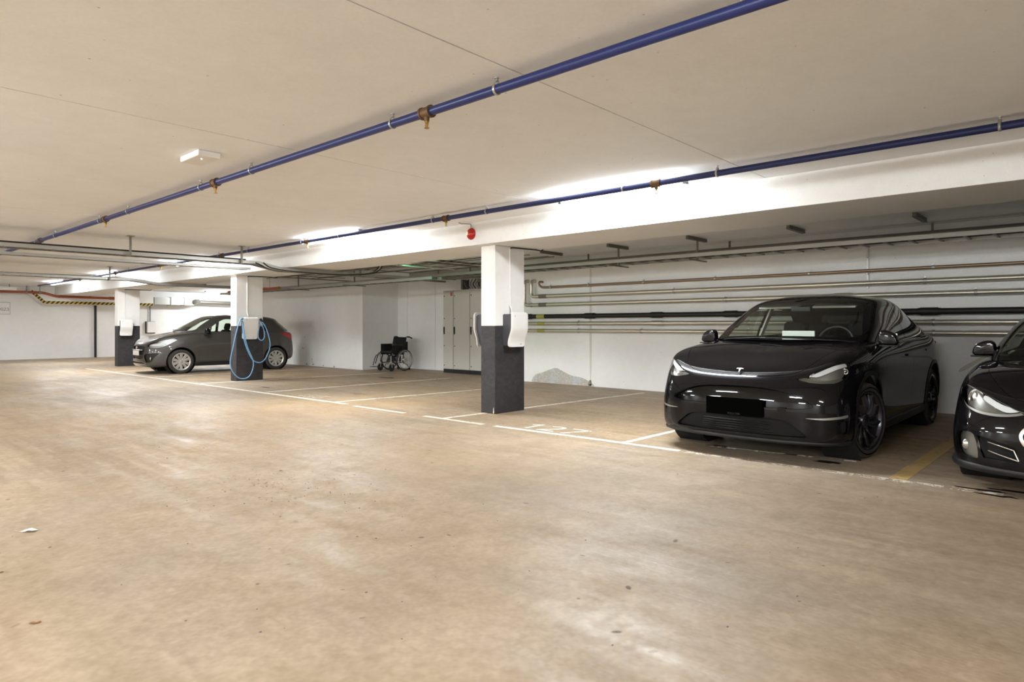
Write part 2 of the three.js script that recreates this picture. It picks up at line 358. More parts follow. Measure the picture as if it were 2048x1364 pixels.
batten(-9.23, -5.8, 0, 'glowing batten lamp on the ceiling between the red sounder and the upper cable tray');
batten(-15.05, -5.85, 0, 'glowing batten lamp in front of the beam, half hidden behind the upper cable tray');
batten(-20.35, -5.8, 0, 'glowing batten lamp by the beam above the column at the nose of the grey hatchback');
batten(-25.5, -5.75, 0, 'glowing batten lamp by the beam nearest the far wall with the striped bulkhead');
for (const x of [-11.75, -6.45, -1.15, 4.15]) batten(x, 0.9, 0, 'batten lamp on the ceiling across the lane, opposite the parked cars', 'batten lamps across the lane');
for (const x of [-20.5, -15.2, -9.9, -4.6, 0.7, 6]) batten(x, 5.2, 0, 'batten lamp on the ceiling close to the wall across the lane', 'batten lamps by the opposite wall');
{ // white cable trunking crosswise above the numbered sign
  const t = thing('cable_trunking', 'white metal trunking set crosswise under the ceiling above the numbered sign', 'trunking', [-28.6, 0, 0]);
  part('trunking_body', rb(0.16, 0.11, 9, 0.006, 0, 2.57, -0.7), M.whitePlastic, t); for (const z of [-5, -2.6, 0]) part('hanger', rod(V(0, 2.62, z), V(0, HC, z), 0.01, 8), M.darkSteel, t);
}
batten(-27.8, -12.2, Math.PI / 2, 'small glowing batten lamp in the far bay above the ventilation duct');

// ---------------------------------------------------------------- blue sprinkler pipes under the ceiling
function sprinklerPipe(a, b, hangers, heads, label) {
  const t = thing('sprinkler_pipe', label, 'pipe', [0, 0, 0], 0), R = 0.029, y = a.y;
  const at = (x) => a.clone().lerp(b, (x - a.x) / (b.x - a.x));
  part('pipe', rod(a, b, R, 20), M.bluePipe, t);
  for (const x of hangers) {
    const p = at(x), g = [];
    const loop = []; for (let k = 0; k <= 14; k++) { const u = -0.62 * Math.PI + k / 14 * 1.24 * Math.PI; loop.push(V(p.x, y - Math.cos(u) * (R + 0.002), p.z + Math.sin(u) * (R + 0.002))); }
    loop.unshift(V(p.x, y + 0.052, p.z - 0.006)); loop.push(V(p.x, y + 0.052, p.z + 0.006));
    const curve = new THREE.CatmullRomCurve3(loop); const tg = new THREE.TubeGeometry(curve, 40, 0.004, 6); tg.translate(-p.x, 0, 0); tg.scale(2.6, 1, 1); tg.translate(p.x, 0, 0); g.push(tg);
    g.push(rod(V(p.x, y + 0.045, p.z), V(p.x, HC, p.z), 0.005, 8), rod(V(p.x, y + 0.047, p.z), V(p.x, y + 0.058, p.z), 0.011, 6), rod(V(p.x, HC - 0.006, p.z), V(p.x, HC, p.z), 0.014, 10));
    part('pipe_hanger', g, M.zinc, t, 'zinc pear-shaped hanger');
  }
  for (const x of heads) {
    const p = at(x);
    const tee = part('tee_fitting', [rod(p.clone().add(V(-0.045, 0, 0)), p.clone().add(V(0.045, 0, 0)), R + 0.007, 18), rod(p.clone().add(V(-0.05, 0, 0)), p.clone().add(V(-0.034, 0, 0)), R + 0.012, 18), rod(p.clone().add(V(0.034, 0, 0)), p.clone().add(V(0.05, 0, 0)), R + 0.012, 18), rod(V(p.x, y - 0.02, p.z), V(p.x, y - 0.056, p.z), 0.02, 14, 0.017)], M.bronze, t, 'dark bronze tee');
    const q = y - 0.056;
    part('sprinkler_head', [rod(V(p.x, q, p.z), V(p.x, q - 0.014, p.z), 0.014, 6), rod(V(p.x, q - 0.014, p.z), V(p.x, q - 0.042, p.z), 0.004, 8), tube([V(p.x - 0.011, q - 0.012, p.z), V(p.x - 0.014, q - 0.026, p.z), V(p.x, q - 0.043, p.z)], 0.0028, 6), tube([V(p.x + 0.011, q - 0.012, p.z), V(p.x + 0.014, q - 0.026, p.z), V(p.x, q - 0.043, p.z)], 0.0028, 6), rod(V(p.x, q - 0.043, p.z), V(p.x, q - 0.047, p.z), 0.017, 14)], M.brass, tee, 'brass sprinkler head');
  }
  return t;
}
sprinklerPipe(V(-26, 2.65, -2.52), V(3, 2.65, -2.86), [2.6, 0.4, -0.6, -2.69, -3.68, -5.72, -6.79, -8.87, -9.94, -12.06, -13.2, -15.3], [-0.2, -3.32, -6.46, -9.72, -12.95, -16.2], 'blue sprinkler pipe across the open ceiling over the driving lane');
sprinklerPipe(V(-27.5, 2.65, -5.62), V(4, 2.65, -5.72), [3.2, 1.4, -0.59, -2.68, -3.69, -5.65, -6.65, -8.86, -9.97, -11.89, -13.15, -15.2, -16.4, -18.4, -20.5], [-0.1, -3.31, -6.39, -9.8, -13.01, -16.2, -19.4, -22.6], 'blue sprinkler pipe running close along the beam beside the batten lamps');

// ---------------------------------------------------------------- pipes on the back wall
function wallPipe(name, y, r, off, pts, mat, label, clamps, couplings = [], sticker, stickerX = -9.35) {
  const z = WALLZ + off, t = thing(name, label, 'pipe', [0, 0, 0]);
  part('pipe', uvm(pipeRun(pts.map(p => V(p[0], p[1] + y, p[2] ?? z)), r)), mat, t);
  for (const x of clamps) {
    const ring = new THREE.TorusGeometry(r + 0.003, 0.005, 6, 18); ring.rotateY(Math.PI / 2); ring.scale(4, 1, 1); ring.translate(x, y, z);
    part('pipe_clamp', [ring, bar(V(x, y, z - r), V(x, y, WALLZ + 0.001), 0.02, 0.02), bx(0.03, 0.03, 0.01, x, y + r + 0.012, z)], M.zinc, t, 'steel pipe clamp');
  }
  for (const x of couplings) part('coupling', [rod(V(x - 0.11, y, z), V(x + 0.11, y, z), r + 0.012, 18), rod(V(x - 0.14, y, z), V(x + 0.14, y, z), r + 0.005, 18)], mat, t);
  if (sticker) part('marking_band', [rod(V(stickerX - 0.11, y, z), V(stickerX + 0.11, y, z), r + 0.0015, 18, r + 0.0015, false)], sticker, t, 'printed marking band');
  return t;
}
const bandDark = std({ color: hex(0x6d6a5c), roughness: 0.6 });
wallPipe('copper_pipe', 2.09, 0.024, 0.13, [[7, 0], [-9.2, 0], [-9.28, 0.06], [-9.28, 0.13, WALLZ + 0.13], [-9.28, 0.13, WALLZ + 0.001]], M.copper, 'thin copper pipe, topmost of the pipes along the back wall', [-8.95, -7.95, -6.65, -5.2, -3.6, -1.9, 0.2]);
wallPipe('clad_pipe', 1.9, 0.04, 0.13, [[7, 0], [-9.5, 0], [-9.5, 0.35], [-9.5, 0.35, WALLZ + 0.001]], M.foilPipe, 'silver clad pipe directly below the copper pipe on the back wall', [-6.0, -2.0, 0.5], [], bandDark, -9.16);
wallPipe('clad_pipe', 1.715, 0.04, 0.13, [[7, 0], [-9.7, 0], [-9.7, 0.54], [-9.7, 0.54, WALLZ + 0.001]], M.foilPipe, 'silver clad pipe directly above the thick black pipe on the back wall', [-9.5, -5.0, -1.4, 1.8], [-3.1], bandDark, -9.16);
wallPipe('black_pipe', 1.46, 0.046, 0.15, [[7, 0], [-10.15, 0]], M.blackRubber, 'thick black drain pipe with couplings on the back wall', [], [-9.6, -7.9, -6.35, -4.9, -1.95, 0.9], M.green, -9.2);
wallPipe('clad_pipe', 1.305, 0.038, 0.13, [[7, 0], [-10.15, 0]], M.foilPipe, 'silver clad pipe directly below the thick black pipe on the back wall', [-8.2, -4.6, -1.9, 0.2], [-6.35], M.green, -9.2);
wallPipe('clad_pipe', 1.15, 0.038, 0.13, [[7, 0], [-10.15, 0]], M.foilPipe, 'silver clad pipe, lowest of the pipes along the back wall', [-8.2, -6.7, -4.6, -1.9], [], M.green, -9.2);
{ // perforated strap hanging from the ladder down the wall, and a ceiling pipe over it
  const t = thing('wall_strap', 'thin perforated steel strap hanging down the back wall above the black crossover', 'strap', [-2.78, 0, WALLZ + 0.02]);
  part('strap', bx(0.025, 0.75, 0.004, 0, 2.2, 0), M.zinc, t); for (const y of [2.55, 2.3, 2.05]) part('bolt', rod(V(0, y, 0), V(0, y, 0.05), 0.012, 8), M.zinc, t);
  const p = thing('ceiling_pipe', 'grey pipe just below the ceiling along the top of the back wall', 'pipe', [0, 0, 0]);
  part('pipe', rod(V(-9.8, 2.56, -10.9), V(9, 2.56, -10.9), 0.05, 18), M.steel, p); for (const x of [-7.9, -4.9, -1.9, 1.1, 4]) part('pipe_hanger', bx(0.03, 0.12, 0.02, x, 2.66, -10.9), M.darkSteel, p);
}

// ---------------------------------------------------------------- cable ladders and trays
function cableLadder(pts, w, label, { rung = 0.3, posts = [], side = 0.055, rungMat = M.steel, railMat = M.zinc, group } = {}) {
  const t = thing('cable_ladder', label, 'cable ladder', [0, 0, 0], 0, group);
  for (let i = 0; i + 1 < pts.length; i++) {
    const a = pts[i], b = pts[i + 1], d = b.clone().sub(a), L = d.length(), n = d.clone().setY(0).normalize(), s = V(-n.z, 0, n.x).multiplyScalar(w / 2);
    part('side_rail', bar(a.clone().add(s), b.clone().add(s), 0.012, side), railMat, t); part('side_rail', bar(a.clone().sub(s), b.clone().sub(s), 0.012, side), railMat, t);
    part('side_rail', [bar(a.clone().add(s).add(V(0, side / 2, 0)), b.clone().add(s).add(V(0, side / 2, 0)), 0.026, 0.006), bar(a.clone().sub(s).add(V(0, side / 2, 0)), b.clone().sub(s).add(V(0, side / 2, 0)), 0.026, 0.006)], railMat, t);
    const k = Math.floor(L / rung);
    for (let j = 0; j < k; j++) { const c = a.clone().addScaledVector(d, (j + 0.5) / k); c.y -= side * 0.3; part('rung', bar(c.clone().add(s), c.clone().sub(s), 0.03, 0.016), rungMat, t); }
  }
  for (const [x, z, y, kind] of posts) {
    if (kind === 'bracket') {   // ceiling channel with a drop post
      part('hanger_bracket', [bx(0.045, 0.05, 0.66, x, HC - 0.025, z + 0.02), bx(0.06, 0.006, 0.66, x, HC - 0.052, z + 0.02)], M.darkSteel, t, 'ceiling channel');
      if (y) part('hanger_post', [bar(V(x, HC, z), V(x, y, z), 0.025, 0.025), bar(V(x, y, z - 0.32), V(x, y, z + 0.32), 0.03, 0.02)], M.steel, t);
    } else part('hanger_post', [bar(V(x, HC, z), V(x, y, z), 0.03, 0.03), bx(0.12, 0.008, 0.1, x, HC - 0.004, z), bar(V(x, y, z), V(x - 0.16, y, z), 0.03, 0.02)], M.steel, t);
  }
  return t;
}
cableLadder([V(9, 2.4, -10.1), V(-19.6, 2.4, -10.1)], 0.56, 'long cable ladder hung below the ceiling along the back wall', { posts: [-8.2, -6.65, -5.1, -3.5, -1.9, -0.3, 1.3].map((x, i) => [x, -10.1, i === 3 || i === 4 || i === 0 ? 0 : 2.34, 'bracket']), rung: 0.3 });
cableLadder([V(-10.4, 2.25, -9.0), V(-20.5, 2.25, -9.0)], 0.26, 'cable ladder crossing the bays in front of the niche with the cabinets', { posts: [[-13.4, -9.0, 2.22, 'bracket'], [-16, -9.0, 2.22, 'bracket'], [-19.2, -9.0, 2.22, 'bracket']], rung: 0.3 });
cableLadder([V(-12.15, 2.44, 6), V(-12.0, 2.44, -5.85), V(-12.0, 2.345, -6.35), V(-11.95, 2.345, -9.72)], 0.3, 'upper cable ladder crossing the lane, nearer to the red sounder', { posts: [[-11.8, -3.65, 2.4], [-11.8, -5.5, 2.4], [-11.8, -1.2, 2.4], [-11.77, -8.05, 2.31]], rung: 0.3 });
cableLadder([V(-12.15, 2.325, 6), V(-12.05, 2.325, -5.75)], 0.16, 'slim second cable ladder slung under the upper lane-crossing ladder', { posts: [], rung: 0.4, side: 0.04 });
cableLadder([V(-18.6, 2.43, 6), V(-18.5, 2.43, -5.7), V(-18.5, 2.345, -6.4), V(-18.4, 2.345, -9.6)], 0.3, 'far cable ladder crossing the lane towards the grey hatchback', { posts: [[-18.3, -5.2, 2.39], [-18.3, -2.9, 2.39]], rung: 0.3 });
function cable(pts, r, mat, label, group, n = 0) { return tag(part('cable', tube(pts, r, 7, n), mat, scene), label, 'cable', group); }
for (let i = 0; i < 5; i++) cable([V(-12.18 + 0.045 * i, 2.475, 1.9), V(-12.14 + 0.045 * i + rr(-0.004, 0.004), 2.475 + rr(0, 0.012), -1.5), V(-12.1 + 0.045 * i, 2.475, -4.8), V(-12.09 + 0.042 * i, 2.465, -5.75), V(-12.08 + 0.042 * i, 2.385, -6.3), V(-12.08 + 0.042 * i, 2.375, -6.7), V(-12.07 + 0.042 * i, 2.372, -7.4), V(-12.05 + 0.042 * i, 2.372, -9.6)], 0.011, [M.cableBlack, M.cableBlack, M.cableWhite, M.cableBlack, M.cableGrey][i], `long ${['black', 'black', 'white', 'black', 'grey'][i]} cable lying on the upper lane-crossing ladder`, 'cables on the upper ladder', 60);
cable([V(-11.95, 2.483, 1.9), V(-11.925, 2.483, 0), V(-11.895, 2.484, -2.2), V(-11.88, 2.484, -3.2), V(-11.865, 2.484, -4.4), V(-11.855, 2.484, -5.6)], 0.012, M.cableBlack, 'black cable lying along the rail of the upper lane-crossing ladder', 'cables on the upper ladder', 40);
for (let i = 0; i < 3; i++) cable([V(-11.77 + i * 0.05, 2.43, -5.75 - i * 0.05), V(-11.74 + i * 0.05, 2.34, -6.0), V(-11.74 + i * 0.05, 2.30, -6.5), V(-11.74 + 0.05 * i, 2.30, -7.6), V(-11.66 + i * 0.06, 2.4, -8.3), V(-11.6 + 0.06 * i, HC - 0.016, -8.5)], 0.012, i === 1 ? M.cableWhite : M.cableBlack, `${i === 1 ? 'white' : 'black'} cable sagging off the upper ladder and under the beam`, 'cables sagging under the beam', 50);
for (let i = 0; i < 4; i++) cable([V(-18.63 + 0.05 * i, 2.465, 1.9), V(-18.6 + 0.05 * i, 2.465, -3), V(-18.58 + 0.05 * i, 2.462, -5.6), V(-18.57 + 0.05 * i, 2.375, -6.35), V(-18.56 + 0.05 * i, 2.372, -6.8), V(-18.55 + 0.05 * i, 2.37, -7.4), V(-18.53 + 0.05 * i, 2.37, -9.4)], 0.01, i % 2 ? M.cableBlack : M.cableGrey, `long ${i % 2 ? 'black' : 'grey'} cable lying on the far lane-crossing ladder`, 'cables on the far ladder', 50);
for (let i = 0; i < 6; i++) { const z = [-10.32, -10.27, -10.22, -10.17, -10.0, -9.95][i]; cable([V(8, 2.415, z), V(2, 2.417 + rr(0, 0.006), z + rr(-0.01, 0.01)), V(-5, 2.415, z), V(-10, 2.415, z + rr(-0.01, 0.01)), V(-15, 2.417, z), V(-19.4, 2.415, z)], 0.009, i % 3 ? M.cableBlack : M.cableGrey, `${i % 3 ? 'black' : 'grey'} cable lying on the ladder along the back wall`, 'cables on the back ladder', 60); }
for (let i = 0; i < 4; i++) { const z = [-9.09, -9.05, -8.95, -8.91][i]; cable([V(-10.5, 2.265, z), V(-13, 2.268 + rr(0, 0.01), z), V(-16, 2.265, z + rr(-0.01, 0.01)), V(-20.3, 2.265, z)], 0.01, i % 2 ? M.cableGrey : M.cableBlack, `${i % 2 ? 'grey' : 'black'} cable lying on the ladder in front of the niche`, 'cables in front of the niche', 40); }
// conduits and ducts under the ceiling of the middle bays
function conduit(pts, r, mat, label, group) { const g = pipeRun(pts, r, 10); return tag(part('conduit', g, mat, scene), label, 'conduit', group); }
conduit([V(-16.8, 2.53, -8.1), V(-11, 2.53, -8.1), V(-11, 2.53, -9.7)], 0.016, M.steel, 'thin steel conduit turning a corner above the ladder in front of the niche');
conduit([V(-17, 2.545, -8.62), V(-11.3, 2.545, -8.62)], 0.016, M.cableGrey, 'straight grey conduit under the ceiling behind the beam');
conduit([V(-13.6, 2.47, -7.9), V(-13.6, 2.47, -12.08)], 0.02, M.steel, 'steel conduit running to the niche wall above the first cabinet');
conduit([V(-15.2, 2.46, -7.7), V(-15.2, 2.46, -10.8)], 0.014, M.steel, 'thin conduit under the ceiling towards the scuffed wall');
conduit([V(-9.9, 2.5, -7.552), V(-9.9, 2.5, -9.7)], 0.02, M.darkSteel, 'dark conduit under the ceiling beside the short return wall');
for (let k = 0; k < 16; k++) {   // the tangle of thin conduits and loose cables over the middle bays
  const along = k % 3 === 0, y = along ? 2.475 + 0.002 * k : 2.58 + 0.006 * k, r = rr(0.006, 0.011), mat = [M.cableBlack, M.steel, M.cableGrey, M.cableWhite][k % 4];
  if (along) { const x = -9.25 - 0.47 * k; tag(part('conduit', tube([V(x, y, -7.555), V(x + rr(-0.05, 0.05), y - 0.004, -8.8), V(x + rr(-0.03, 0.03), y, -9.7)], r, 6, 20), mat, scene), 'thin loose cable run crosswise under the ceiling in front of the niche', 'cable', 'loose cables over the middle bays'); }
  else { const z = -7.75 - 0.19 * k; tag(part('conduit', tube([V(-8.4, y, z), V(-11.5, y - rr(0, 0.004), z + rr(-0.05, 0.05)), V(-14.5, y, z + rr(-0.08, 0.08)), V(-17.4, y, z)], r, 6, 30), mat, scene), 'thin loose cable run lengthwise under the ceiling in front of the niche', 'cable', 'loose cables over the middle bays'); }
}
{
  const d = thing('ventilation_duct', 'flat galvanised duct under the ceiling above the electrical cabinets', 'duct', [0, 0, 0]);
  part('duct_body', span(-14.2, -9.4, 2.5, 2.7, -11.3, -11.9), M.zinc, d); for (const x of [-13, -11.8, -10.6]) part('duct_flange', span(x - 0.015, x + 0.015, 2.485, 2.71, -11.28, -11.92), M.steel, d);
  const o = thing('orange_pipe', 'orange pipe under the ceiling behind the column with the blue cable', 'pipe', [0, 0, 0]);
  part('pipe', rod(V(-19.2, 2.25, -8.55), V(-16.2, 2.25, -8.55), 0.034, 16), M.orange, o); part('flange', rod(V(-17.75, 2.25, -8.55), V(-17.6, 2.25, -8.55), 0.055, 16), M.orange, o); part('end_cap', rod(V(-16.24, 2.25, -8.55), V(-16.18, 2.25, -8.55), 0.04, 16), M.brass, o);
  for (const x of [-18.0, -16.7]) part('pipe_hanger', rod(V(x, 2.28, -8.55), V(x, HC, -8.55), 0.006, 8), M.zinc, o);
  const s = thing('exit_sign', 'green lit escape sign hidden behind the beam beside the electrical cabinets', 'sign', [-10.5, 0, -8.25], 0);
  part('sign_body', rb(0.36, 0.2, 0.03, 0.006, 0, 2.58, 0), M.whitePlastic, s); part('sign_face', bx(0.33, 0.17, 0.004, 0, 2.58, -0.017), std({ color: hex(0x0a7a3e), emissive: new THREE.Color(0.05, 1, 0.35), emissiveIntensity: 1.2 }), s); part('hanger', rod(V(0, 2.67, 0), V(0, HC, 0), 0.006, 8), M.zinc, s);
  const l = new THREE.RectAreaLight(new THREE.Color(0.2, 1, 0.5), 1.8, 0.33, 0.17); l.position.set(0, 2.58, -0.024); s.add(l); l.name = 'sign_light';
}
// dark ceiling channels without a ladder seen behind the columns on the left
for (const [x, z] of [[-16.6, -8.2], [-24.3, -8.0], [-23.2, -9.2], [-26.0, -9.0]]) tag(part('ceiling_channel', [bx(0.05, 0.05, 0.7, x, HC - 0.025, z), bx(0.07, 0.006, 0.7, x, HC - 0.053, z)], M.darkSteel, scene), 'short dark steel channel fixed to the ceiling behind the beam', 'bracket', 'bare ceiling channels');
{ // small light-grey bracket lamp-like box on the ceiling over the crossover
  const b = thing('junction_box', 'small grey junction box with a dangling wire under the ceiling behind the beam', 'box', [0, 0, 0]);
  part('box', rb(0.09, 0.06, 0.34, 0.008, -1.88, HC - 0.032, -8.6), M.zinc, b); part('wire', tube([V(-1.88, HC - 0.05, -8.75), V(-1.95, HC - 0.11, -8.8), V(-1.9, HC - 0.05, -8.9)], 0.004, 6), M.cableBlack, b);
}

// ---------------------------------------------------------------- emergency light and fire sounder
{
  const t = thing('emergency_light', 'flat white emergency light on the ceiling over the open lane', 'lamp', [-5.78, HC, -2.33]);
  part('housing', rb(0.38, 0.05, 0.19, 0.012, 0, -0.025, 0), M.whitePlastic, t); part('lens', new THREE.SphereGeometry(0.014, 12, 8).translate(0.09, -0.05, 0.02), phys({ color: 0xffffff, roughness: 0.1, clearcoat: 1 }), t, 'small clear lens');
  part('marking', [bx(0.001, 0.022, 0.11, -0.1905, -0.026, -0.01)], M.greyPlastic, t, 'dark printed marking');
  const s = thing('fire_sounder', 'round red fire alarm sounder on the front of the beam', 'alarm', [-6.76, 2.565, ZF]);
  const g = lathe([[0.001, 0.062], [0.03, 0.06], [0.05, 0.05], [0.068, 0.034], [0.08, 0.02], [0.084, 0.006], [0.084, 0], [0.001, 0]], 32); g.rotateX(Math.PI / 2); part('body', g, M.red, s);
  const badge = new THREE.CylinderGeometry(0.03, 0.03, 0.008, 24); badge.rotateX(Math.PI / 2); badge.rotateY(-0.42); badge.translate(-0.034, 0.006, 0.054); part('badge', badge, std({ color: hex(0xe8cbb8), roughness: 0.5 }), s, 'pale round badge');
  part('conduit', pipeRun([V(0, 0.08, 0.012), V(0, 0.14, 0.012), V(-0.1, 0.145, 0.1), V(-0.1, 0.152, 0.16)], 0.006, 8, 0.015), M.steel, s);
}

// ---------------------------------------------------------------- wall chargers
// curved front cover: a shell with rounded corners whose lower half swings back towards the wall
const coverGeo = (() => {
  const ny = 36, nz = 14, H = 0.25, W = 0.175, R = 0.035, T = 0.014, prof = (y) => 0.215 - 0.062 * sstep(0.03, -0.19, y) - 0.02 * sstep(0.2, 0.25, y) * sstep(0.2, 0.25, y), pos = [], ix = [], at = (l, a, b) => l * (ny + 1) * (nz + 1) + a * (nz + 1) + b;
  for (const l of [0, 1]) for (let a = 0; a <= ny; a++) { const y = H - 2 * H * a / ny, e = Math.max(0, Math.abs(y) - (H - R)), w = W - (R - Math.sqrt(Math.max(0, R * R - e * e))); for (let b = 0; b <= nz; b++) { const t = -1 + 2 * b / nz, q = Math.max(0, Math.abs(t) - 0.9) / 0.1; pos.push(prof(y) - l * T - 0.008 * q * q, y, t * (w - l * 0.001)); } }
  for (let a = 0; a < ny; a++) for (let b = 0; b < nz; b++) { ix.push(at(0, a, b), at(0, a, b + 1), at(0, a + 1, b), at(0, a + 1, b), at(0, a, b + 1), at(0, a + 1, b + 1)); ix.push(at(1, a, b), at(1, a + 1, b), at(1, a, b + 1), at(1, a + 1, b), at(1, a + 1, b + 1), at(1, a, b + 1)); }
  const edge = []; for (let b = 0; b <= nz; b++) edge.push([0, b]); for (let a = 1; a <= ny; a++) edge.push([a, nz]); for (let b = nz - 1; b >= 0; b--) edge.push([ny, b]); for (let a = ny - 1; a > 0; a--) edge.push([a, 0]);
  edge.forEach(([a, b], k) => { const [c, d] = edge[(k + 1) % edge.length]; ix.push(at(0, a, b), at(1, a, b), at(0, c, d), at(0, c, d), at(1, a, b), at(1, c, d)); });
  const g = new THREE.BufferGeometry(); g.setAttribute('position', new THREE.Float32BufferAttribute(pos, 3)); g.setIndex(ix); return toCreasedNormals(g, 0.6);
})();
function chargerAt(x, z, dir, label) {
  const t = thing('wall_charger', label, 'charger', [x, 1.2, z], dir > 0 ? 0 : Math.PI);
  part('back_box', extrude(roundPoly([[0, 0.215], [0.13, 0.215], [0.19, 0.2], [0.192, 0.02], [0.13, -0.2], [0.11, -0.225], [0, -0.225]], 0.02, 3), 0.27, 0.006).translate(0, 0, -0.135), M.greyPlastic, t, 'dark housing');
  part('front_cover', coverGeo, M.whitePlastic, t, 'white curved cover');
  part('status_light', rb(0.004, 0.03, 0.02, 0.002, 0.2145, 0.19, 0.11), std({ color: hex(0xb7c7bb), roughness: 0.4 }), t); part('printed_mark', bx(0.002, 0.008, 0.03, 0.1535, -0.21, -0.08), M.cableGrey, t);
  part('cable_gland', rod(V(0.05, 0.21, 0.0), V(0.05, 0.25, 0.0), 0.016, 10), M.blackPlastic, t);
  return t;
}
chargerAt(-6.459, -6.97, 1, 'white wall charger on the column beside the wall pipes, facing the black crossover');
chargerAt(-6.741, -6.9, -1, 'white wall charger seen edge-on, on the column side towards the cabinets');
chargerAt(-14.579, -6.92, 1, 'white wall charger on the column with the looped blue cable');
chargerAt(-22.709, -6.86, 1, 'white wall charger on the column at the nose of the grey hatchback');
for (const [x, z, y1, who] of [[-6.459, -6.97, 1.45, 'with the edge-on second charger'], [-14.579, -6.92, 1.45, 'with the looped blue cable'], [-22.709, -6.86, 1.45, 'nearest the far wall']]) {
  tag(part('supply_conduit', pipeRun([V(x + 0.05, 1.42, z), V(x + 0.05, 1.5, z), V(x + 0.012, 1.54, z), V(x + 0.012, HB - 0.02, z)], 0.01, 10, 0.02), M.whitePlastic, scene), `white conduit running down the column ${who} to its charger`, 'conduit');
  tag(part('supply_cable', tube([V(x + 0.014, HB - 0.03, z), V(x + 0.03, HB - 0.014, z - 0.04), V(x + 0.06, HB - 0.012, z - 0.3), V(x + 0.1, HB - 0.014, -7.45), V(x + 0.1, HB - 0.014, -7.58), V(x + 0.1, HB + 0.06, -7.62), V(x + 0.1, HC - 0.05, -7.64)], 0.009, 7, 40), M.cableBlack, scene), `black cable under the beam atop the column ${who}`, 'cable');
}
{ // blue charging cable hung in loops over the second charger
  const x = -14.37, z = -6.92;
  const pts = [V(x - 0.05, 1.4, z + 0.1), V(x + 0.0, 1.42, z + 0.22), V(x + 0.02, 1.3, z + 0.3), V(x + 0.04, 0.85, z + 0.42), V(x + 0.05, 0.38, z + 0.5), V(x + 0.06, 0.1, z + 0.32), V(x + 0.06, 0.12, z + 0.08), V(x + 0.06, 0.42, z - 0.02), V(x + 0.05, 0.8, z + 0.12), V(x + 0.03, 1.2, z + 0.2), V(x, 1.36, z + 0.2), V(x - 0.02, 1.3, z + 0.19), V(x + 0.03, 0.9, z + 0.17), V(x + 0.06, 0.52, z + 0.02), V(x + 0.07, 0.42, z - 0.14), V(x + 0.06, 0.5, z - 0.3), V(x + 0.05, 0.8, z - 0.42), V(x + 0.02, 1.15, z - 0.36), V(x - 0.02, 1.34, z - 0.26), V(x - 0.03, 1.22, z - 0.2), V(x - 0.02, 1.0, z - 0.17), V(x, 0.92, z - 0.24), V(x, 1.0, z - 0.31), V(x - 0.01, 1.2, z - 0.29), V(x - 0.05, 1.3, z - 0.22), V(x - 0.08, 1.32, z - 0.14)];
  const c = thing('charging_cable', 'light blue charging cable hanging in long loops over the column charger', 'cable', [0, 0, 0]);
  part('cord', tube(pts, 0.0115, 9, 260), M.blueCable, c);
  part('plug', [rod(V(x - 0.06, 1.42, z - 0.24), V(x - 0.03, 1.3, z - 0.3), 0.028, 12, 0.022), rod(V(x - 0.03, 1.3, z - 0.3), V(x - 0.01, 1.22, z - 0.32), 0.018, 12)], M.blackPlastic, c, 'black plug');
  part('cable_hook', pipeRun([V(x - 0.16, 1.3, z + 0.13), V(x - 0.02, 1.3, z + 0.2), V(x + 0.01, 1.36, z + 0.21)], 0.012, 8, 0.02), M.blackPlastic, c, 'black hook');
}

// ---------------------------------------------------------------- electrical cabinets in the niche
function cabinet(x0, x1, label, sticker) {
  const w = x1 - x0, t = thing('electrical_cabinet', label, 'cabinet', [(x0 + x1) / 2, 0, -11.75], 0, 'electrical cabinets in the niche');
  part('plinth', bx(w, 0.1, 0.3, 0, 0.05, -0.155), M.blackPlastic, t, 'black plinth');
  part('body', bx(w - 0.004, 2.08, 0.3, 0, 1.14, -0.162), M.cabinet, t);
  const door = part('door', rb(w - 0.016, 2.06, 0.022, 0.004, 0, 1.14, 0), M.cabinet, t);
  part('handle', rb(0.035, 0.2, 0.03, 0.008, -w / 2 + 0.05, 1.13, 0.024), M.blackPlastic, door, 'black swing handle');
  part('lock', rod(V(-w / 2 + 0.05, 1.06, 0.036), V(-w / 2 + 0.05, 1.06, 0.043), 0.011, 12), M.zinc, door);
  for (const y of [2.05, 1.45, 0.72, 0.2]) part('bolt', rod(V(-w / 2 + 0.05, y, 0.01), V(-w / 2 + 0.05, y, 0.018), 0.014, 12), M.blackPlastic, door);
  part('roof_plate', bx(w, 0.02, 0.33, 0, 2.19, -0.155), M.cabinet, t);
  if (sticker) part('sticker', bx(0.08, 0.1, 0.001, w / 2 - 0.07, 2.1, 0.0118), std({ color: hex(0xa85b45), roughness: 0.6 }), door, 'small red sticker');
}
cabinet(-13.31, -12.91, 'narrow grey electrical cabinet with a small red sticker, next to the wheelchair', true);
cabinet(-12.9, -12.28, 'grey electrical cabinet with black handle, between the narrow one and the column side');
cabinet(-12.27, -11.65, 'grey electrical cabinet partly hidden by the column with two chargers');
{
  const c = thing('cable_box', 'dark open cable box with loose cables on top of the electrical cabinets', 'box', [-12.1, 2.203, -11.85]);
  part('frame', [span(-0.5, -0.44, 0, 0.26, -0.12, 0.12), span(0.1, 0.55, 0, 0.26, -0.12, 0.1)], M.darkSteel, c);
  for (let i = 0; i < 7; i++) part('cable', tube([V(-0.3 + i * 0.1, 0.016, 0.06), V(-0.34 + i * 0.1, 0.12, 0.12), V(-0.42 + i * 0.12, 0.2, 0.05), V(-0.5 + i * 0.13, 0.27, -0.05)], 0.012, 6), i % 2 ? M.cableBlack : M.cableGrey, c);
}

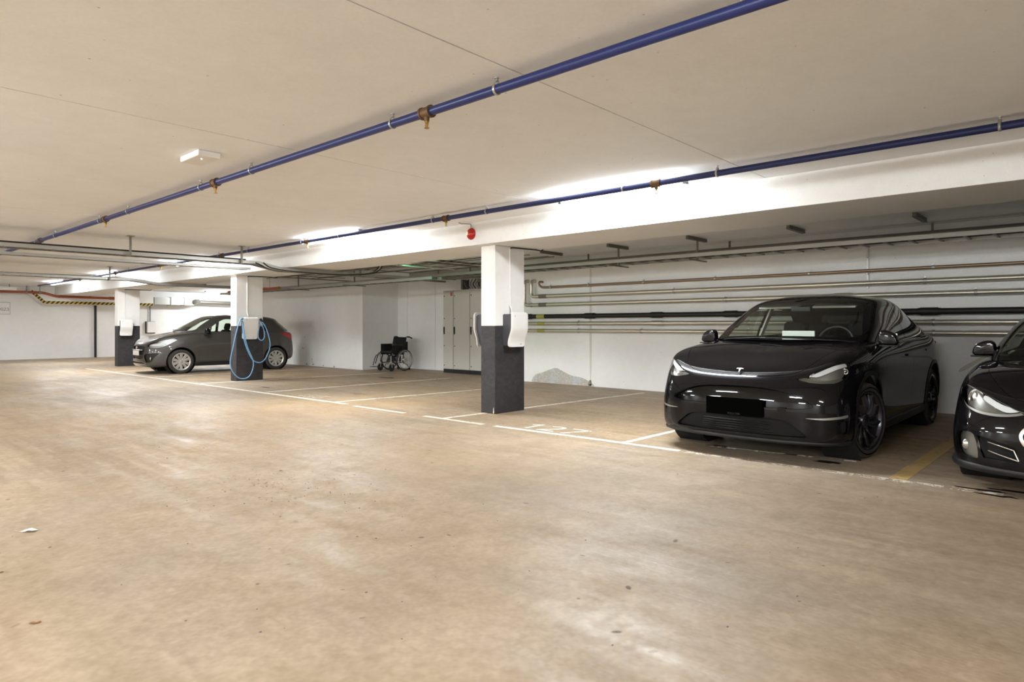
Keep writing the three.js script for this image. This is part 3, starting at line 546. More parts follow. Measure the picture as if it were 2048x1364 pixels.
// ---------------------------------------------------------------- far wall
{
  const stripes = (() => { const S = 256; return mapTexture(S, 0.3, (i, c) => { const x = i % S, y = Math.floor(i / S), k = ((x + y) / S * 2) % 1; if (k < 0.5) { c[0] = 38; c[1] = 36; c[2] = 30; } else { c[0] = 205; c[1] = 178; c[2] = 62; } }); })();
  const stripe = std({ map: stripes, roughness: 0.6 });
  const b = thing('bulkhead', 'low white bulkhead with yellow and black striped edge along the far wall', 'bulkhead', [-29.35, 0, 0]);
  const side = extrude([[5.75, HC - 0.004], [5.75, 2.5], [6.18, 2.08], [9.95, 2.08], [9.95, HC - 0.004]], 0.64); side.rotateY(Math.PI / 2); side.translate(-0.64, 0, 0);
  part('bulkhead_body', uvm(side), M.wall, b);
  part('stripe_band', uvm(bx(0.006, 0.1, 3.72, 0.004, 2.135, -8.07)), stripe, b, 'yellow and black hazard band');
  const sl = bx(0.006, 0.1, 0.6, 0, 0, 0); sl.rotateX(-0.78); sl.translate(0.004, 2.33, -5.985); part('stripe_band', uvm(sl), stripe, b, 'yellow and black hazard band');
  part('stripe_band', uvm(bx(0.6, 0.004, 0.1, -0.32, 2.077, -9.88)), stripe, b);
  const p = thing('orange_pipe', 'orange pipe stepping down along the far wall above the striped bulkhead', 'pipe', [-29.15, 0, 0]);
  part('pipe', pipeRun([V(0, 2.48, 4), V(0, 2.48, -6.1), V(0.02, 2.36, -6.5), V(0.05, 2.34, -8.3)], 0.045, 14, 0.1), M.orange, p);
  part('pipe_end', rod(V(0.05, 2.34, -8.25), V(0.05, 2.34, -8.42), 0.06, 14), M.orange, p);
  for (const z of [-3, -5.6, -6.0, -6.6, -7.6]) part('pipe_hanger', [rod(V(0, 2.5 - (z < -6.2 ? 0.12 : 0), z), V(0, HC, z), 0.012, 8), rod(V(0, 2.48 - (z < -6.2 ? 0.12 : 0), z - 0.03), V(0, 2.48 - (z < -6.2 ? 0.12 : 0), z + 0.03), 0.052, 14)], M.steel, p);
  tag(part('drain_pipe', pipeRun([V(-29.95, 0, -8.0), V(-29.95, 2.07, -8.0)], 0.042, 12), M.blackRubber, scene), 'black vertical drain pipe from floor to bulkhead on the far wall', 'pipe');
  const sign = thing('bay_sign', 'white numbered sign in a grey frame on the far wall', 'sign', [-29.99, 1.9, -4.9], Math.PI / 2);
  part('frame', rb(0.74, 0.46, 0.02, 0.006, 0, 0, 0.01), M.cabinet, sign); part('panel', bx(0.68, 0.4, 0.006, 0, 0, 0.021), M.whitePlastic, sign);
  const n = text3('9023', 0.11, 0.003); n.translate(0.16, -0.09, 0.0235); part('lettering', n, M.greyPlastic, sign, 'dark grey number');
  const d = thing('ventilation_duct', 'pale duct with round branch below the ceiling at the back of the far wall', 'duct', [-29.6, 0, 0]);
  part('duct_body', span(-0.25, 0.2, 2.15, 2.45, -10.0, -11.6), M.zinc, d); for (const z of [-10.65, -11.2]) part('duct_flange', span(-0.27, 0.22, 2.13, 2.47, z - 0.02, z + 0.02), M.steel, d);
  part('duct_round', rod(V(0, 2.3, -11.6), V(0, 2.26, -14.58), 0.08, 20), M.steel, d); part('branch', [rod(V(0.1, 2.3, -11.8), V(0.3, 2.3, -11.6), 0.11, 18, 0.1), rod(V(0.27, 2.3, -11.63), V(0.32, 2.3, -11.58), 0.08, 18)], M.steel, d);
  const m = thing('meter_box', 'white meter box with a conduit above it on the far wall', 'box', [-29.99, 0, -10.05]);
  part('box', rb(0.16, 0.46, 0.34, 0.01, 0.08, 1.2, 0), M.whitePlastic, m); part('back_plate', bx(0.03, 0.5, 0.38, 0.015, 1.19, 0.02), M.blackPlastic, m); part('conduit', rod(V(0.05, 1.42, 0.04), V(0.05, HC, 0.04), 0.018, 8), M.greyPlastic, m);
}

// ---------------------------------------------------------------- car building kit
// natural or periodic cubic spline through values at 0,1,2,...
function splinePeriodic(vals) {
  const n = vals.length, m = new Float64Array(n);           // second derivatives by relaxation (diagonally dominant, converges fast)
  for (let it = 0; it < 60; it++) for (let i = 0; i < n; i++) { const a = vals[(i + n - 1) % n], b = vals[i], c = vals[(i + 1) % n]; m[i] = (6 * (a - 2 * b + c) - m[(i + n - 1) % n] - m[(i + 1) % n]) / 4; }
  return (t) => { const i = Math.floor(t), u = t - i, a = ((i % n) + n) % n, b = (a + 1) % n, w = 1 - u; return w * vals[a] + u * vals[b] + ((w * w * w - w) * m[a] + (u * u * u - u) * m[b]) / 6; };
}
function splineOpen(vals) {
  const n = vals.length, m = new Float64Array(n);
  for (let it = 0; it < 60; it++) for (let i = 1; i < n - 1; i++) m[i] = (6 * (vals[i - 1] - 2 * vals[i] + vals[i + 1]) - m[i - 1] - m[i + 1]) / 4;
  return (t) => { const a = clamp(Math.floor(t), 0, n - 2), u = t - a, w = 1 - u; return w * vals[a] + u * vals[a + 1] + ((w * w * w - w) * m[a] + (u * u * u - u) * m[a + 1]) / 6; };
}
// net: levels (bottom to top) of half-outline points [x,y,z] from front centre to rear centre; closed over the top when ridge is true
function netSurface(levels, perU, perV, ridge = true) {
  const nS = levels[0].length, ring = (nS - 1) * 2, U = ring * perU, nL = levels.length, Vn = (nL - 1) * perV;
  const full = levels.map(l => { const r = []; for (let i = 0; i < nS; i++) r.push(l[i]); for (let i = nS - 2; i > 0; i--) r.push([-l[i][0], l[i][1], l[i][2]]); return r; });
  const cols = full.map(r => [0, 1, 2].map(k => splinePeriodic(r.map(p => p[k]))));
  const pos = new Float32Array((U + 1) * (Vn + 1) * 3), idx = [];
  for (let i = 0; i <= U; i++) {
    const t = i / perU, pts = cols.map(c => [c[0](t), c[1](t), c[2](t)]);
    const ext = ridge ? [...pts, ...[2, 3, 4].map(k => { const p = pts[nL - k]; return [-p[0], p[1], 2 * pts[nL - 1][2] - p[2]]; })] : pts;
    if (ridge) for (let k = 0; k < 3; k++) { const src = pts[nL - 2 - k], top = pts[nL - 1]; ext[nL + k] = [2 * top[0] - src[0], src[1], 2 * top[2] - src[2]]; }
    const sp = [0, 1, 2].map(k => splineOpen(ext.map(p => p[k])));
    for (let j = 0; j <= Vn; j++) { const o = (i * (Vn + 1) + j) * 3, v = j / perV; for (let k = 0; k < 3; k++) pos[o + k] = sp[k](v); if (ridge && j === Vn) pos[o] = 0; }
  }
  for (let i = 0; i < U; i++) for (let j = 0; j < Vn; j++) { const a = i * (Vn + 1) + j, b = a + Vn + 1; idx.push(a, b, a + 1, b, b + 1, a + 1); }
  let g = new THREE.BufferGeometry(); g.setAttribute('position', new THREE.BufferAttribute(pos, 3)); g.setIndex(idx);
  g = mergeVertices(g, 1e-5); g.computeVertexNormals(); g.setAttribute('uv', new THREE.BufferAttribute(new Float32Array(g.attributes.position.count * 2), 2));
  return g;
}
const evaluator = new Evaluator(); evaluator.attributes = ['position', 'normal', 'uv']; evaluator.useGroups = false;
function trim(g) {                     // keep the drawn range only
  const n = g.index ? g.index.count : g.attributes.position.count, r = g.drawRange, q = g.index ? g.clone() : g;
  if (g.index && r.count < n) q.setIndex(new THREE.BufferAttribute(g.index.array.slice(r.start, r.start + r.count), 1));
  q.setDrawRange(0, Infinity); q.clearGroups(); return q;
}
function cut(geo, tool) {
  const A = new Brush(geo), B = new Brush(tool); A.updateMatrixWorld(); B.updateMatrixWorld();
  return { inside: trim(evaluator.evaluate(A, B, HOLLOW_INTERSECTION).geometry), outside: trim(evaluator.evaluate(A, B, HOLLOW_SUBTRACTION).geometry) };
}
const outOf = (geo, tool) => cut(geo, tool).outside;
const partOf = (geo, tool) => cut(geo, tool).inside;
// prisms: outline in (x,y) along z; in (z,y) along x; in (x,z) along y
function solid(g) { for (const k of Object.keys(g.attributes)) if (!['position', 'normal', 'uv'].includes(k)) g.deleteAttribute(k); return g; }
const prismZ = (pts, z0, z1) => { const g = extrude(pts, z1 - z0); g.translate(0, 0, z0); return solid(g); };
const prismX = (pts, x0, x1) => { const g = extrude(pts.map(([z, y]) => [-z, y]), x1 - x0); g.rotateY(Math.PI / 2); g.translate(x0, 0, 0); return solid(g); };
const prismY = (pts, y0, y1) => { const g = extrude(pts.map(([x, z]) => [x, -z]), y1 - y0); g.rotateX(-Math.PI / 2); g.translate(0, y0, 0); return solid(g); };
function inset(pts, d) {               // shrink an outline by d
  const n = pts.length; let area = 0; for (let i = 0; i < n; i++) { const a = pts[i], b = pts[(i + 1) % n]; area += a[0] * b[1] - b[0] * a[1]; }
  const s = area > 0 ? 1 : -1;
  return pts.map((p, i) => { const a = pts[(i + n - 1) % n], b = pts[(i + 1) % n], dx = b[0] - a[0], dy = b[1] - a[1], L = Math.hypot(dx, dy) || 1; return [p[0] - s * dy / L * d, p[1] + s * dx / L * d]; });
}
const mirrorPts = (pts) => pts.map(([x, y]) => [-x, y]).reverse();
function shift(geo, d) {               // move a surface along its normals
  const g = geo.clone(), p = g.attributes.position, n = g.attributes.normal;
  for (let i = 0; i < p.count; i++) p.setXYZ(i, p.getX(i) + n.getX(i) * d, p.getY(i) + n.getY(i) * d, p.getZ(i) + n.getZ(i) * d);
  return g;
}
function flipX(g) { const q = g.clone(); q.scale(-1, 1, 1); const nonIdx = q.index ? q.toNonIndexed() : q; const p = nonIdx.attributes; for (const k of Object.keys(p)) { const s = p[k].itemSize, a = p[k].array; for (let i = 0; i < a.length; i += s * 3) for (let c = 0; c < s; c++) { const t = a[i + s + c]; a[i + s + c] = a[i + 2 * s + c]; a[i + 2 * s + c] = t; } } return nonIdx; }

const CM = {
  black: phys({ color: new THREE.Color(0.0055, 0.0048, 0.006), roughness: 0.5, specularIntensity: 0, clearcoat: 0.7, clearcoatRoughness: 0.015, side: THREE.DoubleSide }),
  grey: phys({ color: new THREE.Color(0.075, 0.07, 0.064), roughness: 0.38, metalness: 0.45, clearcoat: 1, clearcoatRoughness: 0.04, side: THREE.DoubleSide }),
  seam: std({ color: hex(0x050505), roughness: 0.9, side: THREE.DoubleSide }),
  trim: std({ color: hex(0x111111), roughness: 0.5, side: THREE.DoubleSide }),
  gloss: phys({ color: hex(0x050505), roughness: 0.5, specularIntensity: 0, clearcoat: 0.7, clearcoatRoughness: 0.03, side: THREE.DoubleSide }),
  glass: phys({ color: hex(0xdde4dd), roughness: 0, transmission: 1, thickness: 0, ior: 1.5, side: THREE.DoubleSide }),
  tint: phys({ color: hex(0x4d524c), roughness: 0, transmission: 1, thickness: 0, ior: 1.5, side: THREE.DoubleSide }),
  lens: phys({ color: hex(0xf4f6f6), roughness: 0.02, transmission: 1, thickness: 0, ior: 1.45, side: THREE.DoubleSide }),
  chrome: std({ color: hex(0xd8d6d2), roughness: 0.14, metalness: 1, side: THREE.DoubleSide }),
  satin: std({ color: hex(0xb4b2ae), roughness: 0.35, metalness: 0.8, side: THREE.DoubleSide }),
  white: std({ color: hex(0xefefee), roughness: 0.35, side: THREE.DoubleSide }),
  reflector: std({ color: hex(0x8e8c88), roughness: 0.25, metalness: 0.8, side: THREE.DoubleSide }),
  darkBowl: std({ color: hex(0x24231f), roughness: 0.35, metalness: 0.4, side: THREE.DoubleSide }),
  alloyDark: std({ color: hex(0x5a5a60), roughness: 0.22, metalness: 0.9, side: THREE.DoubleSide }),
  alloy: std({ color: hex(0xd2d0cb), roughness: 0.3, metalness: 0.75, side: THREE.DoubleSide }),
  fabric: std({ color: hex(0x131314), roughness: 0.75, side: THREE.DoubleSide }),
  headliner: std({ color: hex(0xcfcbc0), roughness: 0.9, side: THREE.DoubleSide }),
  cream: std({ color: hex(0xd9cfae), roughness: 0.8, side: THREE.DoubleSide }),
  redLens: phys({ color: hex(0xa30f12), roughness: 0.15, clearcoat: 1, side: THREE.DoubleSide }),
  mirror: std({ color: 0xffffff, roughness: 0.03, metalness: 1 }),
  plate: std({ color: hex(0xe6e4de), roughness: 0.5 }), plateBlack: phys({ color: hex(0x010101), roughness: 0.9, specularIntensity: 0.1 }),
};
{
  const S = 256, N = S * S, h = new Float32Array(N);   // tread: slanted sipes between circumferential grooves
  for (let y = 0; y < S; y++) for (let x = 0; x < S; x++) { const u = x / S, v = y / S, k = (u * 6 + Math.abs(v - 0.5) * 1.6) % 1; h[y * S + x] = (k < 0.2 ? 0 : 1); }
  const bump = mapTexture(S, 1, (i, c) => { c[0] = c[1] = c[2] = 255 * h[i]; }, false); bump.repeat.set(10, 1);
  CM.tread = std({ color: hex(0x3d3935), roughness: 0.8, bumpMap: bump, bumpScale: 0.006 });
  CM.rubber = std({ color: hex(0x302d2a), roughness: 0.65 });
}
// wheel with its axis along x, outer face towards +x
function wheelGeos(R, rimR, width, kind) {
  const w = width / 2, turn = (g) => { g.rotateZ(-Math.PI / 2); return g; };
  const side = [[rimR - 0.012, -w * 0.9], [rimR + 0.02, -w * 0.98], [lerp(rimR, R, 0.5), -w * 1.02], [R - 0.05, -w * 1.0], [R - 0.026, -w * 0.94]];
  const tr = [[R - 0.026, -w * 0.94], [R - 0.012, -w * 0.86], [R - 0.004, -w * 0.74]];
  for (const c of [-0.5, -0.17, 0.17, 0.5]) tr.push([R, w * (c - 0.05)], [R - 0.008, w * (c - 0.045)], [R - 0.008, w * (c + 0.045)], [R, w * (c + 0.05)]);
  tr.push([R - 0.004, w * 0.74], [R - 0.012, w * 0.86], [R - 0.026, w * 0.94]);
  const out = {};
  out.sidewall = merge([turn(lathe(side, 56)), turn(lathe(side.map(([r, y]) => [r, -y]).reverse(), 56))]);
  out.tread = turn(lathe(tr, 80));
  out.barrel = merge([turn(lathe([[rimR - 0.012, -w * 0.9], [rimR - 0.03, -w * 0.7], [rimR - 0.04, 0], [rimR - 0.03, w * 0.7], [rimR - 0.012, w * 0.9]], 48))]);
  out.lip = turn(lathe([[rimR - 0.03, w * 0.74], [rimR - 0.018, w * 0.9], [rimR - 0.004, w * 0.99], [rimR + 0.008, w * 0.94]], 48));
  const list = [], rr0 = rimR - 0.02;
  if (kind === 'turbine') {
    for (let k = 0; k < 10; k++) {                       // ten swept blades, each a curved plate
      const a0 = k / 10 * Math.PI * 2, n = 8, pos = [], ix = [];
      for (let i = 0; i <= n; i++) { const t = i / n, r = lerp(0.06, rr0, t), a = a0 + 0.34 * t * t - 0.1, hw = lerp(0.022, 0.03, t) / r, bul = 0.018 * Math.sin(t * Math.PI);
        for (const [s, dx] of [[-1, -0.012], [-0.2, 0.012], [1, -0.03]]) pos.push(w * 0.62 + bul + dx + 0.02 * t, r * Math.cos(a + s * hw), r * Math.sin(a + s * hw)); }
      for (let i = 0; i < n; i++) for (let j = 0; j < 2; j++) { const a = i * 3 + j; ix.push(a, a + 3, a + 1, a + 1, a + 3, a + 4); }
      const g = new THREE.BufferGeometry(); g.setAttribute('position', new THREE.Float32BufferAttribute(pos, 3)); g.setIndex(ix); g.computeVertexNormals(); list.push(g);
    }
  } else {
    for (let k = 0; k < 5; k++) for (const s of [-1, 1]) {   // five spoke groups of broad machined petals
      const a = (k + 0.5) / 5 * Math.PI * 2 + s * 0.29, p = 0.03;
      const g = extrude(roundPoly([[0.05, -p * 0.55], [rr0 * 0.6, -p * 0.9], [rr0, -p * 1.15], [rr0, p * 1.15], [rr0 * 0.6, p * 0.9], [0.05, p * 0.55]], 0.01, 2), 0.02, 0.004);
      g.rotateY(Math.PI / 2); g.rotateX(a); g.translate(w * 0.62 + (s ? 0.0 : 0.006), 0, 0); list.push(g);
    }
  }
  out.spokes = list;
  out.hub = merge([turn(lathe([[0.001, w * 0.86], [0.03, w * 0.85], [0.055, w * 0.78], [0.07, w * 0.66], [0.075, w * 0.4]], 24)), ...[0, 1, 2, 3, 4].map(k => { const a = k / 5 * 6.283; return rod(V(w * 0.7, 0.052 * Math.cos(a), 0.052 * Math.sin(a)), V(w * 0.84, 0.052 * Math.cos(a), 0.052 * Math.sin(a)), 0.009, 6); })]);
  out.disc = rod(V(w * 0.1, 0, 0), V(w * 0.22, 0, 0), rimR * 0.72, 36);
  out.caliper = rb(0.09, rimR * 0.5, 0.09, 0.02, w * 0.2, 0.0, rimR * 0.6);
  return out;
}
function addWheel(car, G, x, y, z, steer, alloy, side) {
  const w = new THREE.Group(); w.name = 'wheel'; car.add(w); w.position.set(x, y, z); w.rotation.y = steer + (side > 0 ? 0 : Math.PI);
  part('tyre', G.sidewall, CM.rubber, w, 'black rubber tyre'); part('tread', G.tread, CM.tread, w);
  const r = part('rim', G.barrel, CM.alloyDark, w); part('rim_lip', G.lip, alloy, r); for (const s of G.spokes) part('spoke', s, alloy, r); part('hub', G.hub, alloy, w); part('brake_disc', G.disc, CM.reflector, w); part('brake_caliper', G.caliper, CM.trim, w);
  return w;
}
function seat(car, x, z, mat, lean = 0.25) {
  const s = new THREE.Group(); s.name = 'seat'; car.add(s); s.position.set(x, 0, z);
  const back = rb(0.5, 0.62, 0.14, 0.06, 0, 0.31, 0, 3); back.rotateX(-lean); back.translate(0, 0.52, 0);
  const head = rb(0.27, 0.19, 0.1, 0.05, 0, 0, 0, 3); head.rotateX(-lean); head.translate(0, 1.21, -0.17);
  part('backrest', back, mat, s); part('headrest', head, mat, s); part('cushion', rb(0.52, 0.16, 0.5, 0.06, 0, 0.48, 0.26, 3), mat, s);
  return s;
}
function steeringWheel(car, x, y, z, mat) {
  const s = new THREE.Group(); s.name = 'steering_wheel'; car.add(s); s.position.set(x, y, z); s.rotation.x = -0.42;
  part('wheel_rim', new THREE.TorusGeometry(0.18, 0.016, 10, 36), mat, s); part('wheel_hub', [rb(0.13, 0.1, 0.05, 0.02, 0, 0, -0.01), bar(V(-0.17, 0, 0), V(0.17, 0, 0), 0.02, 0.035), bar(V(0, 0, 0), V(0, -0.17, 0), 0.03, 0.02)], mat, s);
}
function sideMirror(car, x, y, z, s, mat, w = 0.23, h = 0.15) {
  const m = new THREE.Group(); m.name = 'side_mirror'; car.add(m); m.position.set(x, y, z);
  const k = w / 0.2, o = roundPoly([[-0.092, -0.055], [-0.08, 0.05], [-0.06, 0.078], [0.0, 0.076], [0.06, 0.045], [0.092, 0.0], [0.1, -0.05], [0.08, -0.062]].map(([a, b]) => [a * k * 0.82, b * h / 0.15 * 0.85]), 0.03, 4);
  const g = new THREE.ExtrudeGeometry(new THREE.Shape((s > 0 ? o : mirrorPts(o)).map(q => new THREE.Vector2(...q))), { depth: 0.03, bevelEnabled: true, bevelSize: 0.018, bevelThickness: 0.055, bevelSegments: 6, curveSegments: 8 }); g.translate(0, 0, -0.03);
  const p = g.attributes.position; for (let i = 0; i < p.count; i++) if (p.getZ(i) < -0.025) p.setZ(i, -0.025);
  part('mirror_housing', toCreasedNormals(g, 0.7), mat, m);
  part('mirror_foot', tube([V(-s * (w / 2 + 0.07), -h * 0.42, -0.02), V(-s * w * 0.42, -h * 0.36, -0.0), V(-s * w * 0.2, -h * 0.26, 0.01)], 0.022, 10, 12), CM.trim, m);
  part('mirror_glass', rb(w * 0.78, h * 0.66, 0.006, 0.02, 0, 0, -0.027, 3), CM.mirror, m);
  part('mirror_base', rb(w * 1.0, 0.014, 0.1, 0.006, s * 0.008, -h * 0.5, 0.015), CM.trim, m);
  return m;
}
// a thin raised line following a surface: cut a narrow ring out of the shell
function ringOf(geo, mk, pts, w) { return outOf(partOf(geo, mk(pts)), mk(inset(pts, w))); }

// lower body net from a plan outline: insets (towards the inside) and heights per station
function offsetOutline(base, ins) {
  const n = base.length;
  return base.map(([x, z], i) => {
    const a = i ? base[i - 1] : [-base[1][0], base[1][1]], b = i < n - 1 ? base[i + 1] : [-base[n - 2][0], base[n - 2][1]];
    const dx = b[0] - a[0], dz = b[1] - a[1], L = Math.hypot(dx, dz), d = ins[i];
    return [i === 0 || i === n - 1 ? 0 : x + dz / L * d, z - dx / L * d];
  });
}
// dz/L,-dx/L points inwards for a run from the nose along +x to the tail
const lev = (base, ins, ys) => offsetOutline(base, ins).map(([x, z], i) => [x, ys[i], z]);


// everything the three cars have in common; spec.front(body, car) cuts lamps, grilles and plates out of the shell
function buildCar(spec) {
  const { car, L, G, paint, ra, axles, wheelR, archR, cladR } = spec, hw = spec.halfWidth;
  const sx = (p, s, a = 0.55, b = 1.2) => s > 0 ? prismX(p, hw * a, hw * b) : prismX(p, -hw * b, -hw * a);
  const arch = (z, r, s) => { const c = new THREE.CylinderGeometry(r, r, 0.6, 48); c.rotateZ(Math.PI / 2); c.translate(s * (hw - 0.11), wheelR + 0.015, z); return solid(c); };
  let body = netSurface(L, 8, 6);
  for (const s of [-1, 1]) for (const z of axles) body = outOf(body, arch(z, archR, s));
  if (cladR) for (const s of [-1, 1]) for (const z of axles) { const c = cut(body, arch(z, cladR, s)); body = c.outside; part('arch_trim', shift(c.inside, 0.006), CM.trim, car, 'matt black wheel arch edge'); }
  body = outOf(body, prismY(spec.tub, spec.tubY, spec.tubY + 0.4));
  body = spec.front(body, car);
  part('inner_shell', shift(body, -0.012), CM.seam, car);
  const hs = smooth2([...spec.hood, ...spec.hood.slice(1, -1).reverse().map(([x, z]) => [-x, z])], 4), hc = cut(body, prismY(hs, spec.hoodY, spec.hoodY + 0.6)); body = hc.outside;
  part('hood', partOf(hc.inside, prismY(inset(hs, 0.004), spec.hoodY - 0.1, spec.hoodY + 0.7)), paint, car);
  for (const s of [1, -1]) {
    for (const [name, p, hz, hy] of spec.doors) {
      const c = cut(body, sx(p, s)); body = c.outside; const d = part(name, partOf(c.inside, sx(inset(p, 0.003), s)), paint, car);
      if (hz) part('door_handle', rb(0.014, 0.024, 0.19, 0.006, s * (hw - 0.014), hy, hz), paint, d);
    }
    const liner = new THREE.CylinderGeometry(archR + 0.003, archR + 0.003, 0.32, 40, 1, true); liner.rotateZ(Math.PI / 2);
    for (const z of axles) part('wheel_liner', merge([liner.clone().translate(s * (hw - 0.2), wheelR + 0.015, z), new THREE.CircleGeometry(archR, 40).rotateY(Math.PI / 2).translate(s * (hw - 0.36), wheelR + 0.015, z)]), CM.seam, car);
    part('sill_trim', rb(0.06, 0.09, axles[0] - axles[1] - 2 * archR + 0.04, 0.02, s * (hw - 0.055), spec.sillY, (axles[0] + axles[1]) / 2), CM.trim, car);
  }
  part('body_shell', body, paint, car);
  part('undertray', prismY(roundPoly(spec.tray, 0.05), spec.trayY, spec.trayY + 0.12), CM.trim, car);
  const house = netSurface(G, 10, 7); let shell = house;
  const sc = cut(shell, prismZ(spec.screen, spec.screenZ, 0.4)); shell = sc.outside; part('windscreen', sc.inside, CM.glass, car, 'clear windscreen');
  for (const s of [1, -1]) for (const [name, p, m] of spec.windows) { const c = cut(shell, sx(p, s, 0.3, 1.15)); shell = c.outside; part(name, c.inside, s > 0 && m ? m : CM.glass, car, 'side window glass'); }
  const bc = cut(shell, prismZ(spec.rear, spec.rearZ[0], spec.rearZ[1])); shell = bc.outside; part('rear_windscreen', bc.inside, CM.tint, car);
  part('roof', shell, spec.roofPaint ?? paint, car, 'roof and pillars');
  part('headliner', partOf(shift(shell, -0.018), solid(span(-1.2, 1.2, spec.dash[0] + 0.2, 2, -5, 1))), spec.liner ?? CM.headliner, car, 'headliner and pillar lining');
  part('cabin_floor', span(-hw * 0.8, hw * 0.8, 0.3, 0.34, axles[0] - 0.5, axles[1] - 0.2), CM.seam, car);
  part('dashboard', [rb(hw * 1.54, 0.15, 0.4, 0.05, 0, spec.dash[0], spec.dash[1], 3), rb(hw * 1.5, 0.45, 0.1, 0.03, 0, spec.dash[0] - 0.28, spec.dash[1] + 0.06)], CM.trim, car);
  steeringWheel(car, hw * 0.4, spec.dash[0] + 0.05, spec.dash[1] - 0.27, CM.trim);
  for (const s of [1, -1]) for (const z of spec.seats) { const q = seat(car, s * hw * 0.4, z, spec.seatMat ?? CM.fabric); q.position.y = spec.seatY ?? 0; }
  for (const s of [1, -1]) sideMirror(car, s * spec.mirror[0], spec.mirror[1], spec.mirror[2], s, spec.mirrorPaint ?? paint, spec.mirror[3], spec.mirror[4]);
  part('cabin_mirror', rb(0.22, 0.06, 0.03, 0.02, 0, spec.cabinMirror[0], spec.cabinMirror[1]), CM.trim, car);
  for (const s of [1, -1]) { addWheel(car, spec.wheel, s * spec.track, wheelR, axles[0], spec.steer ?? 0, spec.alloy, s); addWheel(car, spec.wheel, s * spec.track, wheelR, axles[1], 0, spec.alloy, s); }
}
const zfront = (pts) => prismZ(pts, 0.05, 1.1);

// ---------------------------------------------------------------- black crossover
const crossoverBase = [[0, 0.865], [0.36, 0.848], [0.66, 0.782], [0.858, 0.652], [0.938, 0.42], [0.962, 0], [0.955, -0.55], [0.945, -1.45], [0.955, -2.35], [0.968, -2.89], [0.945, -3.35], [0.84, -3.70], [0.48, -3.87], [0, -3.90]];
function crossoverBody() {
  const base = crossoverBase;
  const L = [];
  L.push(lev(base, [0.2, 0.2, 0.19, 0.17, 0.14, 0.13, 0.13, 0.13, 0.13, 0.13, 0.16, 0.2, 0.22, 0.22], [0.175, 0.175, 0.175, 0.18, 0.19, 0.2, 0.2, 0.2, 0.2, 0.2, 0.22, 0.26, 0.28, 0.28]));
  L.push(lev(base, [0.03, 0.03, 0.03, 0.035, 0.04, 0.05, 0.05, 0.05, 0.05, 0.04, 0.04, 0.05, 0.05, 0.05], [0.2, 0.2, 0.2, 0.205, 0.215, 0.23, 0.24, 0.24, 0.24, 0.25, 0.27, 0.3, 0.32, 0.32]));
  L.push(lev(base, [0.004, 0.003, 0.0, 0.0, 0.004, 0.012, 0.018, 0.018, 0.016, 0.008, 0.006, 0.01, 0.01, 0.01], [0.33, 0.33, 0.33, 0.33, 0.34, 0.36, 0.37, 0.37, 0.37, 0.38, 0.4, 0.43, 0.45, 0.45]));
  L.push(lev(base, [0.0, 0, 0, 0, 0, 0, 0.01, 0.012, 0.006, 0, 0, 0, 0, 0], [0.48, 0.48, 0.485, 0.49, 0.5, 0.52, 0.54, 0.55, 0.55, 0.55, 0.56, 0.58, 0.6, 0.6]));
  L.push(lev(base, [0.016, 0.018, 0.02, 0.022, 0.016, 0.002, 0.0, 0.0, 0.0, 0.0, 0.006, 0.02, 0.015, 0.015], [0.62, 0.622, 0.63, 0.64, 0.66, 0.69, 0.7, 0.71, 0.71, 0.71, 0.72, 0.74, 0.75, 0.75]));
  L.push(lev(base, [0.046, 0.05, 0.06, 0.065, 0.052, 0.026, 0.01, 0.006, 0.008, 0.012, 0.025, 0.05, 0.05, 0.05], [0.715, 0.722, 0.76, 0.81, 0.85, 0.88, 0.9, 0.905, 0.91, 0.92, 0.93, 0.94, 0.95, 0.95]));
  L.push(lev(base, [0.115, 0.12, 0.135, 0.135, 0.108, 0.08, 0.05, 0.042, 0.046, 0.06, 0.085, 0.13, 0.14, 0.14], [0.795, 0.806, 0.855, 0.92, 0.965, 1.0, 1.035, 1.06, 1.085, 1.105, 1.11, 1.11, 1.12, 1.125]));
  L.push([[0, 0.868, 0.62], [0.3, 0.882, 0.6], [0.53, 0.928, 0.52], [0.66, 0.988, 0.4], [0.735, 1.028, 0.2], [0.765, 1.06, -0.12], [0.8, 1.09, -0.62], [0.825, 1.09, -1.45], [0.825, 1.115, -2.35], [0.8, 1.135, -2.85], [0.75, 1.145, -3.2], [0.62, 1.17, -3.4], [0.35, 1.19, -3.5], [0, 1.2, -3.52]]);
  L.push([[0, 0.945, 0.4], [0.17, 0.953, 0.39], [0.31, 0.982, 0.34], [0.4, 1.022, 0.24], [0.45, 1.058, 0.06], [0.47, 1.09, -0.2], [0.48, 1.12, -0.62], [0.46, 1.09, -1.45], [0.46, 1.1, -2.3], [0.44, 1.12, -2.7], [0.4, 1.14, -3.0], [0.32, 1.17, -3.2], [0.18, 1.19, -3.28], [0, 1.195, -3.3]]);
  L.push([[0, 1.0, 0.22], [0, 1.003, 0.21], [0, 1.012, 0.17], [0, 1.03, 0.1], [0, 1.06, -0.04], [0, 1.095, -0.26], [0, 1.13, -0.65], [0, 1.09, -1.4], [0, 1.09, -2.0], [0, 1.11, -2.4], [0, 1.13, -2.7], [0, 1.16, -2.9], [0, 1.18, -3.0], [0, 1.19, -3.05]]);
  return L;
}
